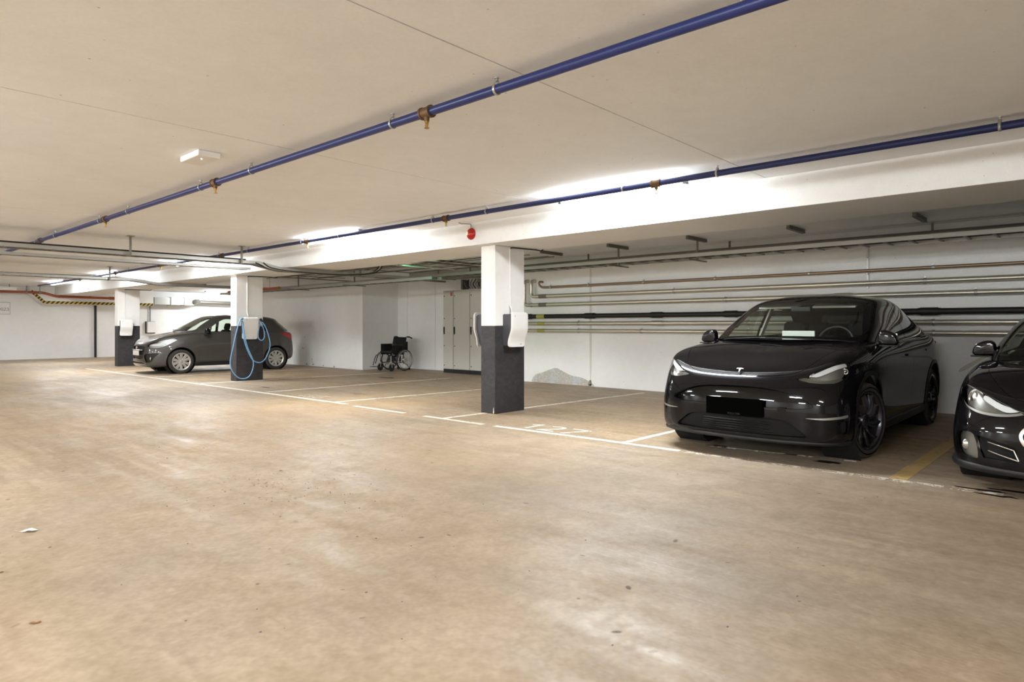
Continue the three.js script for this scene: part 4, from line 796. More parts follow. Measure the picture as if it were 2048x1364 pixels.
function crossoverHouse() {
  const G = [
    [[0, 1.12, -0.34], [0.42, 1.118, -0.38], [0.7, 1.1, -0.5], [0.81, 1.085, -0.72], [0.865, 1.075, -1.08], [0.872, 1.075, -1.65], [0.872, 1.09, -2.3], [0.85, 1.12, -2.95], [0.74, 1.15, -3.38], [0.4, 1.17, -3.56], [0, 1.18, -3.6]],
    [[0, 1.25, -0.6], [0.42, 1.248, -0.63], [0.68, 1.235, -0.73], [0.775, 1.225, -0.9], [0.82, 1.22, -1.2], [0.83, 1.22, -1.68], [0.825, 1.23, -2.3], [0.785, 1.25, -2.87], [0.66, 1.26, -3.22], [0.36, 1.28, -3.38], [0, 1.29, -3.42]],
    [[0, 1.39, -0.88], [0.415, 1.385, -0.91], [0.64, 1.372, -1.0], [0.72, 1.365, -1.12], [0.755, 1.365, -1.35], [0.765, 1.37, -1.75], [0.755, 1.375, -2.25], [0.7, 1.375, -2.72], [0.57, 1.37, -3.0], [0.33, 1.385, -3.12], [0, 1.39, -3.16]],
    [[0, 1.525, -1.17], [0.4, 1.52, -1.19], [0.585, 1.508, -1.26], [0.645, 1.505, -1.35], [0.67, 1.515, -1.5], [0.675, 1.53, -1.83], [0.66, 1.525, -2.2], [0.6, 1.5, -2.53], [0.47, 1.485, -2.77], [0.27, 1.49, -2.88], [0, 1.495, -2.9]],
    [[0, 1.605, -1.48], [0.3, 1.602, -1.49], [0.42, 1.595, -1.53], [0.47, 1.592, -1.59], [0.485, 1.595, -1.68], [0.485, 1.6, -1.85], [0.465, 1.592, -2.08], [0.4, 1.575, -2.28], [0.3, 1.565, -2.42], [0.17, 1.565, -2.48], [0, 1.565, -2.5]],
    [[0, 1.636, -1.76], [0, 1.637, -1.77], [0, 1.638, -1.79], [0, 1.638, -1.82], [0, 1.638, -1.86], [0, 1.637, -1.93], [0, 1.632, -2.0], [0, 1.625, -2.07], [0, 1.62, -2.12], [0, 1.617, -2.15], [0, 1.615, -2.17]],
  ];
  // the cab sits well forward
  const f = [0.2, 0.2, 0.19, 0.15, 0.06, 0, 0, 0, 0, 0, 0], k = [1, 1, 0.95, 0.8, 0.6, 0.3];
  return G.map((l, j) => l.map(([x, y, z], i) => [x, y, z + f[i] * k[j]]));
}
const crossoverHood = [[0, 0.765], [0.2, 0.758], [0.4, 0.735], [0.53, 0.69], [0.6, 0.62], [0.66, 0.5], [0.72, 0.3], [0.755, 0], [0.775, -0.2], [0.76, -0.34], [0.6, -0.22], [0.3, -0.15], [0, -0.13]];
const crossoverScreen = smooth2([[0, 1.145], [0.4, 1.142], [0.67, 1.135], [0.745, 1.155], [0.72, 1.24], [0.662, 1.38], [0.622, 1.465], [0.58, 1.492], [0.4, 1.508], [0, 1.513], [-0.4, 1.508], [-0.58, 1.492], [-0.622, 1.465], [-0.662, 1.38], [-0.72, 1.24], [-0.745, 1.155], [-0.67, 1.135], [-0.4, 1.142]], 5);
const crossoverRear = smooth2([[0, 1.25], [0.3, 1.25], [0.5, 1.27], [0.42, 1.4], [0.3, 1.46], [0, 1.465], [-0.3, 1.46], [-0.42, 1.4], [-0.5, 1.27], [-0.3, 1.25]], 4);
const crossoverTub = roundPoly([[-0.74, -0.3], [0.74, -0.3], [0.81, -0.9], [0.81, -2.9], [0.6, -3.3], [-0.6, -3.3], [-0.81, -2.9], [-0.81, -0.9]], 0.1);
const crossoverTray = [[-0.72, 0.62], [0.72, 0.62], [0.78, 0.3], [0.5, 0.2], [0.5, -3.2], [0.7, -3.4], [-0.7, -3.4], [-0.5, -3.2], [-0.5, 0.2], [-0.78, 0.3]];
const scalePts = (pts, a, b) => pts.map(([u, v]) => [u * a, v * b]);
{
  const car = thing('parked_car', 'glossy black crossover parked nose-out, plate blacked out, front wheels slightly turned', 'car', [-2.64, 0, -6.84], 0);
  buildCar({
    car, L: crossoverBody(), G: crossoverHouse(), paint: CM.black, roofPaint: CM.gloss, halfWidth: 0.96, axles: [0, -2.89], wheelR: 0.357, archR: 0.412, cladR: 0.455,
    tub: crossoverTub, tubY: 0.97, hood: crossoverHood, hoodY: 0.76, sillY: 0.25, tray: crossoverTray, trayY: 0.17,
    doors: [['front_door', roundPoly([[-0.62, 0.3], [-0.6, 0.8], [-0.62, 1.07], [-1.82, 1.075], [-1.8, 0.3]], 0.06, 3), -1.62, 0.93], ['rear_door', roundPoly([[-1.81, 0.3], [-1.83, 1.075], [-2.88, 1.1], [-2.8, 0.85], [-2.5, 0.42], [-2.35, 0.3]], 0.06, 3), -2.6, 0.96]],
    screen: crossoverScreen, screenZ: -1.3, rear: crossoverRear, rearZ: [-3.7, -2.5],
    windows: [['front_window', roundPoly([[-0.86, 1.12], [-1.2, 1.4], [-1.42, 1.465], [-1.78, 1.487], [-1.78, 1.118]], 0.03, 3), CM.tint], ['rear_window', roundPoly([[-1.84, 1.118], [-1.84, 1.489], [-2.2, 1.478], [-2.55, 1.42], [-2.9, 1.26], [-3.02, 1.17], [-2.8, 1.14]], 0.04, 3), CM.tint]],
    liner: CM.fabric, dash: [1.025, -0.6], seats: [-1.65, -2.6], mirror: [0.955, 1.125, -0.62, 0.2, 0.15], cabinMirror: [1.44, -0.92],
    wheel: wheelGeos(0.357, 0.278, 0.255, 'turbine'), alloy: CM.alloyDark, track: 0.822, steer: -0.2,
    front(body, car) {
  const lamp = smooth2([[0.52, 0.772], [0.62, 0.744], [0.76, 0.736], [0.85, 0.748], [0.884, 0.79], [0.884, 0.86], [0.862, 0.918], [0.8, 0.906], [0.72, 0.866], [0.62, 0.812]], 5);
  const bigLamp = (pts) => prismZ(pts, 0.26, 1.0);
  const lampGeos = {};
  for (const s of [1, -1]) { const p = s > 0 ? lamp : mirrorPts(lamp); const c = cut(body, bigLamp(p)); lampGeos[s] = partOf(c.inside, bigLamp(inset(p, 0.003))); body = c.outside; }
  // smooth panel under the hood edge with its arched upper lip
  const mask = smooth2([[0, 0.686], [0.22, 0.68], [0.42, 0.655], [0.56, 0.608], [0.68, 0.535], [0.6, 0.508], [0.4, 0.505], [0.2, 0.503], [0, 0.502], [-0.2, 0.503], [-0.4, 0.505], [-0.6, 0.508], [-0.68, 0.535], [-0.56, 0.608], [-0.42, 0.655], [-0.22, 0.68]], 5);
  const body0 = body, mc = cut(body, zfront(mask)); body = mc.outside;
  part('mask_lip', shift(outOf(partOf(body0, zfront(inset(mask, -0.012))), zfront(mask)), 0.005), CM.black, car);
  part('bumper_mask', shift(partOf(mc.inside, zfront(inset(mask, 0.002))), -0.022), CM.gloss, car, 'recessed gloss black panel');
  const grille = smooth2([[0, 0.41], [0.3, 0.408], [0.46, 0.39], [0.56, 0.33], [0.63, 0.262], [0.5, 0.252], [0, 0.25], [-0.5, 0.252], [-0.63, 0.262], [-0.56, 0.33], [-0.46, 0.39], [-0.3, 0.408]], 5);
  const gc = cut(body, zfront(grille)); body = gc.outside;
  const gr = part('lower_grille', shift(gc.inside, -0.035), CM.seam, car, 'black slatted air intake');
  for (let k = 0; k < 5; k++) { const y = 0.275 + k * 0.022; part('slat', tube([V(-0.5, y, 0.772), V(-0.25, y, 0.822), V(0, y, 0.832), V(0.25, y, 0.822), V(0.5, y, 0.772)], 0.006, 6, 24), CM.gloss, gr); }
  for (const s of [1, -1]) {
    const fog = smooth2([[0.62, 0.428], [0.76, 0.436], [0.86, 0.45], [0.91, 0.46], [0.908, 0.438], [0.84, 0.424], [0.74, 0.418]], 4), fp = s > 0 ? fog : mirrorPts(fog), fc = cut(body, zfront(fp)); body = fc.outside;
    part('fog_lamp', shift(fc.inside, -0.004), CM.satin, car, 'slim silvery fog lamp strip');
    const duct = smooth2([[0.87, 0.395], [0.905, 0.41], [0.912, 0.34], [0.9, 0.29], [0.875, 0.3]], 4), dp = s > 0 ? duct : mirrorPts(duct), dc = cut(body, zfront(dp)); body = dc.outside;
    part('air_curtain', shift(dc.inside, -0.03), CM.seam, car);
  }
  // headlamps: clear lens, bowl, light bar, projectors
  for (const s of [1, -1]) {
    const h = part('headlamp', lampGeos[s], CM.lens, car, 'clear headlamp lens');
    const m = (p) => s > 0 ? p : mirrorPts(p), src = shift(lampGeos[s], -0.022);
    part('lamp_bowl', shift(lampGeos[s], -0.05), CM.satin, h);
    const bowlEdge = ringOf(src, bigLamp, m(lamp), 0.012); part('lamp_rim', bowlEdge, CM.reflector, h);
    part('light_bar', partOf(src, bigLamp(m(smooth2([[0.61, 0.806], [0.72, 0.864], [0.8, 0.902], [0.856, 0.914], [0.872, 0.89], [0.82, 0.862], [0.75, 0.822], [0.68, 0.79]], 4)))), CM.white, h, 'white light guide');
    part('lamp_floor', partOf(src, bigLamp(m(smooth2([[0.54, 0.774], [0.63, 0.752], [0.76, 0.744], [0.845, 0.756], [0.86, 0.774], [0.76, 0.764], [0.64, 0.77], [0.57, 0.784]], 4)))), CM.reflector, h);
    for (const [x, y, z, r] of [[0.64, 0.79, 0.645, 0.026], [0.71, 0.8, 0.59, 0.026], [0.77, 0.808, 0.525, 0.025], [0.84, 0.835, 0.4, 0.024]]) { part('projector', [new THREE.SphereGeometry(r * 0.8, 16, 12).translate(s * x, y, z), new THREE.TorusGeometry(r, 0.006, 8, 20).rotateY(s * 0.5).translate(s * x, y, z + 0.004)], CM.chrome, h); }
  }
  // hood emblem: a stylised T of two strokes, standing proud of the paint
  {
    const e = scalePts([[-0.043, 0.03], [-0.02, 0.037], [0, 0.039], [0.02, 0.037], [0.043, 0.03], [0.041, 0.024], [0.02, 0.028], [0.012, 0.026], [0.0, -0.04], [-0.012, 0.026], [-0.02, 0.028], [-0.041, 0.024]], 0.78, 0.72);
    const g = extrude(e, 0.006, 0.0012); g.rotateX(-0.72); g.translate(0, 0.824, 0.744); part('hood_emblem', g, CM.satin, car, 'small chrome T-shaped emblem');
  }
  const plate = part('number_plate', rb(0.55, 0.165, 0.014, 0.004, 0, 0.492, 0.88), CM.plateBlack, car, 'blacked-out number plate');
  { const t = text3('TESLA.COM', 0.017, 0.002); t.translate(0, 0.418, 0.8872); part('plate_lettering', t, M.blackPlastic, plate, 'small grey lettering under the plate'); }
  part('tow_cover', extrude(roundPoly([[-0.035, -0.02], [0.035, -0.02], [0.035, 0.02], [-0.035, 0.02]], 0.012), 0.003).rotateY(0.12).translate(0.43, 0.497, 0.842), CM.black, car);
      return body;
    },
  });
  { const lipPts = []; for (const [x, z] of [[-0.9, 0.48], [-0.82, 0.64], [-0.64, 0.755], [-0.36, 0.825], [0, 0.842], [0.36, 0.825], [0.64, 0.755], [0.82, 0.64], [0.9, 0.48]]) lipPts.push(V(x, 0.205, z)); const lg = tube(lipPts, 0.02, 8, 60); lg.translate(0, -0.205, 0); lg.scale(1, 1.1, 1); lg.translate(0, 0.205, 0); part('chin_lip', lg, CM.trim, car, 'matt black chin lip'); }
  for (const s of [1, -1]) part('sun_visor', rb(0.46, 0.022, 0.16, 0.008, s * 0.31, 0, 0).rotateX(0.32).translate(0, 1.487, -1.13), CM.headliner, car, 'pale sun visor');
  for (const s of [1, -1]) part('pillar_trim', bar(V(s * 0.815, 1.12, -1.81), V(s * 0.668, 1.48, -1.81), 0.1, 0.02), CM.headliner, car, 'pale inner pillar trim');
  part('touch_screen', rb(0.36, 0.215, 0.018, 0.006, 0, 1.088, -0.84), CM.white, car, 'pale back of the central screen');
  part('wiper', tube([V(0.55, 1.105, -0.2), V(0.2, 1.122, -0.12), V(-0.15, 1.122, -0.12)], 0.006, 6, 16), CM.trim, car); part('wiper', tube([V(-0.1, 1.128, -0.135), V(-0.4, 1.118, -0.16), V(-0.6, 1.1, -0.23)], 0.006, 6, 16), CM.trim, car);
  for (const s of [1, -1]) { part('tail_lamp', rb(0.2, 0.1, 0.08, 0.03, s * 0.75, 1.0, -3.7), CM.redLens, car); }
}

// ---------------------------------------------------------------- black saloon at the edge of the picture
{
  const car = thing('parked_car', 'glossy black saloon with chrome-edged grille, parked beside the crossover', 'car', [0.0, 0, -6.75], 0);
  const kx = 1.02, ky = 0.865, kz = 1.03, map3 = (net) => net.map(l => l.map(([x, y, z]) => [x * kx, y * ky, z * kz]));
  buildCar({
    car, L: map3(crossoverBody()), G: map3(crossoverHouse()), paint: CM.black, roofPaint: CM.gloss, halfWidth: 0.98, axles: [0, -2.96], wheelR: 0.345, archR: 0.37,
    tub: scalePts(crossoverTub, kx, kz), tubY: 0.84, hood: scalePts(crossoverHood, kx, kz), hoodY: 0.66, sillY: 0.22, tray: scalePts(crossoverTray, kx, kz), trayY: 0.145,
    doors: [['front_door', roundPoly([[-0.66, 0.26], [-0.62, 0.7], [-0.66, 0.92], [-1.86, 0.93], [-1.84, 0.26]], 0.06, 3), -1.66, 0.8], ['rear_door', roundPoly([[-1.86, 0.26], [-1.88, 0.93], [-2.94, 0.95], [-2.88, 0.74], [-2.55, 0.37], [-2.42, 0.26]], 0.06, 3), -2.66, 0.82]],
    screen: scalePts(crossoverScreen, kx, ky), screenZ: -1.3, rear: scalePts(crossoverRear, kx, ky), rearZ: [-3.9, -2.6],
    windows: [['front_window', scalePts(roundPoly([[-0.86, 1.12], [-1.2, 1.4], [-1.42, 1.465], [-1.78, 1.487], [-1.78, 1.118]], 0.03, 3), kz, ky)], ['rear_window', scalePts(roundPoly([[-1.84, 1.118], [-1.84, 1.489], [-2.2, 1.478], [-2.55, 1.42], [-2.9, 1.26], [-3.02, 1.17], [-2.8, 1.14]], 0.04, 3), kz, ky)]],
    dash: [0.88, -0.62], seats: [-1.65, -2.6], seatMat: CM.cream, seatY: -0.12, liner: CM.cream, mirror: [0.9, 1.035, -0.86, 0.2, 0.14], cabinMirror: [1.24, -0.95],
    wheel: wheelGeos(0.345, 0.255, 0.245, 'petal'), alloy: CM.alloy, track: 0.835, steer: 0,
    front(body, car) {
      const lamp = smooth2([[0.45, 0.625], [0.55, 0.59], [0.68, 0.582], [0.79, 0.6], [0.868, 0.64], [0.9, 0.69], [0.905, 0.75], [0.893, 0.79], [0.84, 0.795], [0.73, 0.755], [0.6, 0.692], [0.52, 0.652]], 5), Z = (p) => prismZ(p, 0.28, 1.1);
      for (const s of [1, -1]) {
        const m = (p) => s > 0 ? p : mirrorPts(p), c = cut(body, Z(m(lamp))); body = c.outside;
        const lens = partOf(c.inside, Z(inset(m(lamp), 0.003))), h = part('headlamp', lens, CM.lens, car, 'clear teardrop headlamp'), src = shift(lens, -0.02);
        part('lamp_bowl', shift(lens, -0.045), CM.reflector, h); part('lamp_rim', ringOf(src, Z, m(lamp), 0.018), CM.satin, h);
        part('light_bar', partOf(src, Z(m(smooth2([[0.5, 0.632], [0.58, 0.615], [0.68, 0.66], [0.73, 0.7], [0.72, 0.722], [0.62, 0.672], [0.54, 0.646]], 4)))), CM.white, h, 'white curved light guide');
        part('projector', [new THREE.SphereGeometry(0.05, 20, 14).translate(s * 0.775, 0.69, 0.56), new THREE.TorusGeometry(0.062, 0.009, 8, 28).rotateY(s * 0.55).translate(s * 0.782, 0.69, 0.575)], CM.chrome, h);
        part('projector', [new THREE.SphereGeometry(0.032, 16, 12).translate(s * 0.64, 0.64, 0.68), new THREE.TorusGeometry(0.04, 0.006, 8, 24).rotateY(s * 0.4).translate(s * 0.645, 0.64, 0.69)], CM.chrome, h);
        const fog = smooth2([[0.79, 0.44], [0.86, 0.45], [0.9, 0.42], [0.9, 0.33], [0.87, 0.27], [0.76, 0.25], [0.755, 0.33], [0.77, 0.4]], 4), fc = cut(body, zfront(m(fog))); body = fc.outside;
        const f = part('fog_lamp', partOf(fc.inside, zfront(inset(m(fog), 0.003))), CM.lens, car, 'clear fog lamp cover'); part('fog_bowl', shift(fc.inside, -0.03), CM.reflector, f); part('fog_reflector', new THREE.SphereGeometry(0.05, 16, 12).scale(1, 1, 0.5).translate(s * 0.82, 0.34, 0.66), CM.chrome, f);
        const slot = [[0.76, 0.43], [0.72, 0.425], [0.52, 0.375], [0.5, 0.27], [0.72, 0.27], [0.755, 0.35]], sl = cut(body, zfront(m(slot))); body = sl.outside;
        const sg = part('side_intake', shift(sl.inside, -0.03), CM.seam, car);
        const on = (x, y) => { const t = Math.abs(x); return V(s * t, y, 0.9 - 0.55 * Math.pow(Math.max(0, t - 0.25), 2) * 1.35 + 0.005); };
        part('chrome_strip', tube([on(0.87, 0.415), on(0.76, 0.4), on(0.64, 0.378), on(0.53, 0.355)], 0.007, 6, 24), CM.chrome, sg, 'thin chrome strip'); part('chrome_strip', tube([on(0.77, 0.345), on(0.64, 0.312), on(0.5, 0.282)], 0.007, 6, 24), CM.chrome, sg, 'thin chrome strip'); part('chrome_strip', tube([on(0.53, 0.355), on(0.5, 0.282)], 0.006, 6, 8), CM.chrome, sg);
      }
      const nose = smooth2([[0.5, 0.46], [0.44, 0.36], [0.25, 0.32], [0, 0.315], [-0.25, 0.32], [-0.44, 0.36], [-0.5, 0.46], [-0.45, 0.54], [-0.25, 0.575], [0, 0.58], [0.25, 0.575], [0.45, 0.54]], 5), nc = cut(body, zfront(nose)); body = nc.outside;
      part('nose_panel', shift(nc.inside, -0.006), CM.gloss, car, 'gloss black oval grille'); part('nose_rim', shift(ringOf(shift(nc.inside, 0), zfront, nose, 0.022), 0.004), CM.chrome, car, 'chrome grille rim');
      return body;
    },
  });
  const lipPts = []; for (const [x, z] of [[-0.95, 0.4], [-0.93, 0.5], [-0.85, 0.67], [-0.66, 0.785], [-0.36, 0.85], [0, 0.868], [0.36, 0.85], [0.66, 0.785], [0.85, 0.67], [0.93, 0.5], [0.95, 0.4]]) lipPts.push(V(x, 0, z));
  const lg = tube(lipPts, 0.022, 8, 70); lg.scale(1, 1.5, 1); lg.translate(0, 0.19, 0); part('chin_lip', lg, CM.trim, car, 'matt chin lip');
}

// ---------------------------------------------------------------- grey hatchback
{
  const car = thing('parked_car', 'dark grey hatchback with silver wheels parked behind the column with the blue cable', 'car', [-18.9, 0, -6.84], -0.06); car.scale.setScalar(1.045);
  const base = [[0, 0.8], [0.32, 0.788], [0.58, 0.725], [0.745, 0.6], [0.825, 0.38], [0.862, 0], [0.858, -0.5], [0.848, -1.2], [0.86, -1.95], [0.868, -2.45], [0.845, -2.75], [0.75, -2.98], [0.42, -3.05], [0, -3.06]], L = [];
  L.push(lev(base, [0.18, 0.18, 0.17, 0.16, 0.14, 0.13, 0.13, 0.13, 0.13, 0.13, 0.15, 0.18, 0.18, 0.18], [0.17, 0.17, 0.17, 0.17, 0.18, 0.18, 0.18, 0.18, 0.18, 0.18, 0.22, 0.27, 0.29, 0.29]));
  L.push(lev(base, [0.03, 0.03, 0.035, 0.04, 0.045, 0.05, 0.06, 0.06, 0.06, 0.045, 0.04, 0.04, 0.04, 0.04], [0.2, 0.2, 0.2, 0.2, 0.21, 0.22, 0.225, 0.225, 0.225, 0.23, 0.26, 0.31, 0.33, 0.33]));
  L.push(lev(base, [0.004, 0.004, 0.004, 0.006, 0.008, 0.012, 0.022, 0.024, 0.02, 0.008, 0.004, 0.004, 0.004, 0.004], [0.32, 0.32, 0.32, 0.32, 0.33, 0.34, 0.35, 0.35, 0.35, 0.36, 0.38, 0.42, 0.44, 0.44]));
  L.push(lev(base, [0, 0, 0, 0, 0, 0, 0.014, 0.018, 0.01, 0, 0, 0, 0, 0], [0.45, 0.45, 0.45, 0.46, 0.47, 0.49, 0.5, 0.5, 0.5, 0.51, 0.52, 0.55, 0.57, 0.57]));
  L.push(lev(base, [0.01, 0.012, 0.014, 0.014, 0.01, 0.004, 0.006, 0.006, 0.002, 0, 0.006, 0.012, 0.01, 0.01], [0.59, 0.592, 0.6, 0.61, 0.63, 0.65, 0.66, 0.66, 0.66, 0.67, 0.68, 0.7, 0.72, 0.72]));
  L.push(lev(base, [0.026, 0.03, 0.036, 0.04, 0.036, 0.022, 0.012, 0.008, 0.006, 0.008, 0.016, 0.028, 0.026, 0.026], [0.695, 0.7, 0.72, 0.745, 0.78, 0.805, 0.82, 0.825, 0.83, 0.84, 0.85, 0.86, 0.87, 0.87]));
  L.push(lev(base, [0.075, 0.08, 0.092, 0.1, 0.092, 0.072, 0.055, 0.05, 0.05, 0.055, 0.06, 0.07, 0.06, 0.06], [0.775, 0.785, 0.82, 0.87, 0.915, 0.95, 0.98, 0.985, 1.0, 1.01, 1.01, 1.0, 1.0, 1.0]));
  L.push([[0, 0.85, 0.6], [0.28, 0.86, 0.58], [0.48, 0.892, 0.5], [0.6, 0.935, 0.36], [0.66, 0.975, 0.16], [0.69, 1.01, -0.1], [0.715, 1.035, -0.5], [0.735, 1.02, -1.2], [0.735, 1.035, -1.95], [0.72, 1.05, -2.4], [0.67, 1.05, -2.6], [0.56, 1.05, -2.75], [0.3, 1.05, -2.83], [0, 1.05, -2.85]]);
  L.push([[0, 0.925, 0.38], [0.16, 0.93, 0.37], [0.28, 0.948, 0.32], [0.36, 0.975, 0.22], [0.4, 1.01, 0.05], [0.42, 1.045, -0.16], [0.43, 1.06, -0.5], [0.42, 1.02, -1.2], [0.42, 1.02, -1.9], [0.4, 1.04, -2.25], [0.36, 1.04, -2.4], [0.28, 1.04, -2.5], [0.16, 1.04, -2.55], [0, 1.04, -2.57]]);
  L.push([[0, 0.975, 0.18], [0, 0.977, 0.17], [0, 0.983, 0.13], [0, 0.998, 0.06], [0, 1.025, -0.05], [0, 1.055, -0.2], [0, 1.07, -0.5], [0, 1.01, -1.2], [0, 1.01, -1.7], [0, 1.03, -2.0], [0, 1.03, -2.15], [0, 1.03, -2.25], [0, 1.03, -2.3], [0, 1.03, -2.32]]);
  const G = [
    [[0, 1.06, -0.12], [0.4, 1.055, -0.16], [0.63, 1.04, -0.28], [0.735, 1.025, -0.5], [0.785, 1.0, -0.85], [0.795, 1.0, -1.3], [0.79, 1.02, -1.85], [0.765, 1.04, -2.4], [0.69, 1.05, -2.82], [0.38, 1.05, -2.99], [0, 1.05, -3.01]],
    [[0, 1.2, -0.36], [0.39, 1.195, -0.39], [0.6, 1.185, -0.49], [0.695, 1.175, -0.66], [0.742, 1.17, -0.95], [0.752, 1.175, -1.32], [0.745, 1.18, -1.85], [0.71, 1.19, -2.35], [0.63, 1.19, -2.69], [0.35, 1.19, -2.87], [0, 1.19, -2.9]],
    [[0, 1.335, -0.6], [0.375, 1.33, -0.63], [0.565, 1.32, -0.72], [0.645, 1.315, -0.86], [0.685, 1.315, -1.08], [0.7, 1.32, -1.36], [0.69, 1.32, -1.84], [0.655, 1.315, -2.28], [0.57, 1.31, -2.56], [0.32, 1.315, -2.73], [0, 1.315, -2.76]],
    [[0, 1.45, -0.86], [0.35, 1.445, -0.88], [0.515, 1.435, -0.96], [0.58, 1.43, -1.06], [0.61, 1.435, -1.2], [0.618, 1.44, -1.42], [0.608, 1.438, -1.82], [0.57, 1.425, -2.2], [0.49, 1.415, -2.45], [0.28, 1.42, -2.6], [0, 1.425, -2.64]],
    [[0, 1.494, -1.12], [0.26, 1.491, -1.13], [0.38, 1.485, -1.17], [0.43, 1.482, -1.23], [0.445, 1.483, -1.32], [0.45, 1.486, -1.48], [0.44, 1.483, -1.78], [0.4, 1.475, -2.04], [0.33, 1.47, -2.2], [0.19, 1.47, -2.3], [0, 1.47, -2.33]],
    [[0, 1.51, -1.35], [0, 1.51, -1.36], [0, 1.511, -1.38], [0, 1.511, -1.41], [0, 1.511, -1.46], [0, 1.51, -1.56], [0, 1.506, -1.72], [0, 1.5, -1.86], [0, 1.496, -1.95], [0, 1.494, -2.0], [0, 1.493, -2.03]],
  ];
  buildCar({
    car, L, G, paint: CM.grey, roofPaint: CM.grey, halfWidth: 0.865, axles: [0, -2.45], wheelR: 0.303, archR: 0.345,
    tub: roundPoly([[-0.62, -0.25], [0.62, -0.25], [0.72, -0.7], [0.72, -2.3], [0.5, -2.75], [-0.5, -2.75], [-0.72, -2.3], [-0.72, -0.7]], 0.08), tubY: 0.92,
    hood: [[0, 0.735], [0.2, 0.73], [0.4, 0.7], [0.53, 0.63], [0.6, 0.5], [0.65, 0.3], [0.68, 0.05], [0.69, -0.2], [0.66, -0.2], [0.5, -0.08], [0.25, -0.03], [0, -0.02]], hoodY: 0.74, sillY: 0.225, tray: [[-0.62, 0.58], [0.62, 0.58], [0.5, 0.35], [0.45, 0.2], [0.45, -2.7], [-0.45, -2.7], [-0.45, 0.2], [-0.5, 0.35]], trayY: 0.16,
    doors: [['front_door', roundPoly([[-0.44, 0.27], [-0.42, 0.75], [-0.46, 0.995], [-1.44, 1.0], [-1.44, 0.27]], 0.05, 3), -1.3, 0.88], ['rear_door', roundPoly([[-1.452, 0.27], [-1.452, 1.0], [-2.2, 1.01], [-2.28, 0.85], [-2.02, 0.5], [-1.98, 0.27]], 0.05, 3), 0, 0]],
    screen: smooth2([[0, 1.085], [0.35, 1.082], [0.56, 1.078], [0.635, 1.1], [0.61, 1.18], [0.55, 1.32], [0.51, 1.4], [0.47, 1.422], [0.3, 1.434], [0, 1.438], [-0.3, 1.434], [-0.47, 1.422], [-0.51, 1.4], [-0.55, 1.32], [-0.61, 1.18], [-0.635, 1.1], [-0.56, 1.078], [-0.35, 1.082]], 5), screenZ: -1.05,
    rear: smooth2([[0, 1.11], [0.3, 1.11], [0.52, 1.13], [0.44, 1.3], [0.38, 1.36], [0, 1.37], [-0.38, 1.36], [-0.44, 1.3], [-0.52, 1.13], [-0.3, 1.11]], 4), rearZ: [-3.2, -2.4],
    windows: [['front_window', roundPoly([[-0.6, 1.045], [-0.95, 1.31], [-1.12, 1.385], [-1.4, 1.4], [-1.4, 1.045]], 0.03, 3)], ['rear_window', roundPoly([[-1.47, 1.045], [-1.47, 1.4], [-1.9, 1.395], [-2.12, 1.36], [-2.26, 1.12], [-2.2, 1.06]], 0.03, 3), CM.tint]],
    dash: [0.98, -0.52], seats: [-1.4, -2.15], seatY: -0.03, mirror: [0.92, 1.06, -0.62, 0.2, 0.14], mirrorPaint: CM.gloss, cabinMirror: [1.36, -0.78],
    wheel: wheelGeos(0.303, 0.215, 0.185, 'petal'), alloy: CM.alloy, track: 0.765,
    front(body, car) {
      const lamp = smooth2([[0.7, 0.69], [0.56, 0.655], [0.4, 0.69], [0.24, 0.765], [0.08, 0.865], [0.16, 0.888], [0.32, 0.862], [0.5, 0.815], [0.66, 0.755]], 5), side = (p, s) => s > 0 ? prismX(p, 0.5, 1) : prismX(p, -1, -0.5);
      for (const s of [1, -1]) {
        const m = (p) => s > 0 ? p : mirrorPts(p), c = cut(body, side(lamp, s)); body = c.outside;
        const h = part('headlamp', c.inside, CM.lens, car, 'clear swept-back headlamp'), src = shift(c.inside, -0.02); part('lamp_bowl', shift(c.inside, -0.04), CM.satin, h);
        part('light_bar', partOf(src, side(smooth2([[0.66, 0.72], [0.5, 0.7], [0.36, 0.735], [0.3, 0.785], [0.4, 0.78], [0.52, 0.755]], 4), s)), CM.white, h, 'bright reflector'); part('light_bar', partOf(src, side(smooth2([[0.3, 0.82], [0.12, 0.872], [0.2, 0.878], [0.36, 0.85], [0.52, 0.806]], 4), s)), CM.white, h, 'bright reflector');
        part('projector', new THREE.SphereGeometry(0.04, 16, 12).translate(s * 0.66, 0.765, 0.5), CM.darkBowl, h);
        const fog = smooth2([[0.5, 0.47], [0.7, 0.52], [0.79, 0.52], [0.74, 0.4], [0.68, 0.31], [0.56, 0.3], [0.52, 0.38]], 4), fc = cut(body, zfront(m(fog))); body = fc.outside;
        const f = part('fog_recess', shift(fc.inside, -0.025), CM.trim, car, 'black fog lamp recess'); part('fog_lamp', [new THREE.SphereGeometry(0.045, 16, 12).scale(1, 1, 0.5).translate(s * 0.63, 0.39, 0.65), new THREE.TorusGeometry(0.05, 0.006, 8, 20).translate(s * 0.63, 0.39, 0.655)], CM.chrome, f);
        const tail = smooth2([[-2.6, 0.99], [-2.85, 0.995], [-3.04, 0.93], [-3.06, 0.8], [-2.98, 0.77], [-2.84, 0.86]], 4), tc = cut(body, side(tail, s)); body = tc.outside; part('tail_lamp', tc.inside, CM.redLens, car, 'red tail lamp');
      }
      const mouth = smooth2([[0, 0.7], [0.35, 0.695], [0.48, 0.66], [0.47, 0.56], [0.42, 0.4], [0, 0.385], [-0.42, 0.4], [-0.47, 0.56], [-0.48, 0.66], [-0.35, 0.695]], 5), mc = cut(body, zfront(mouth)); body = mc.outside;
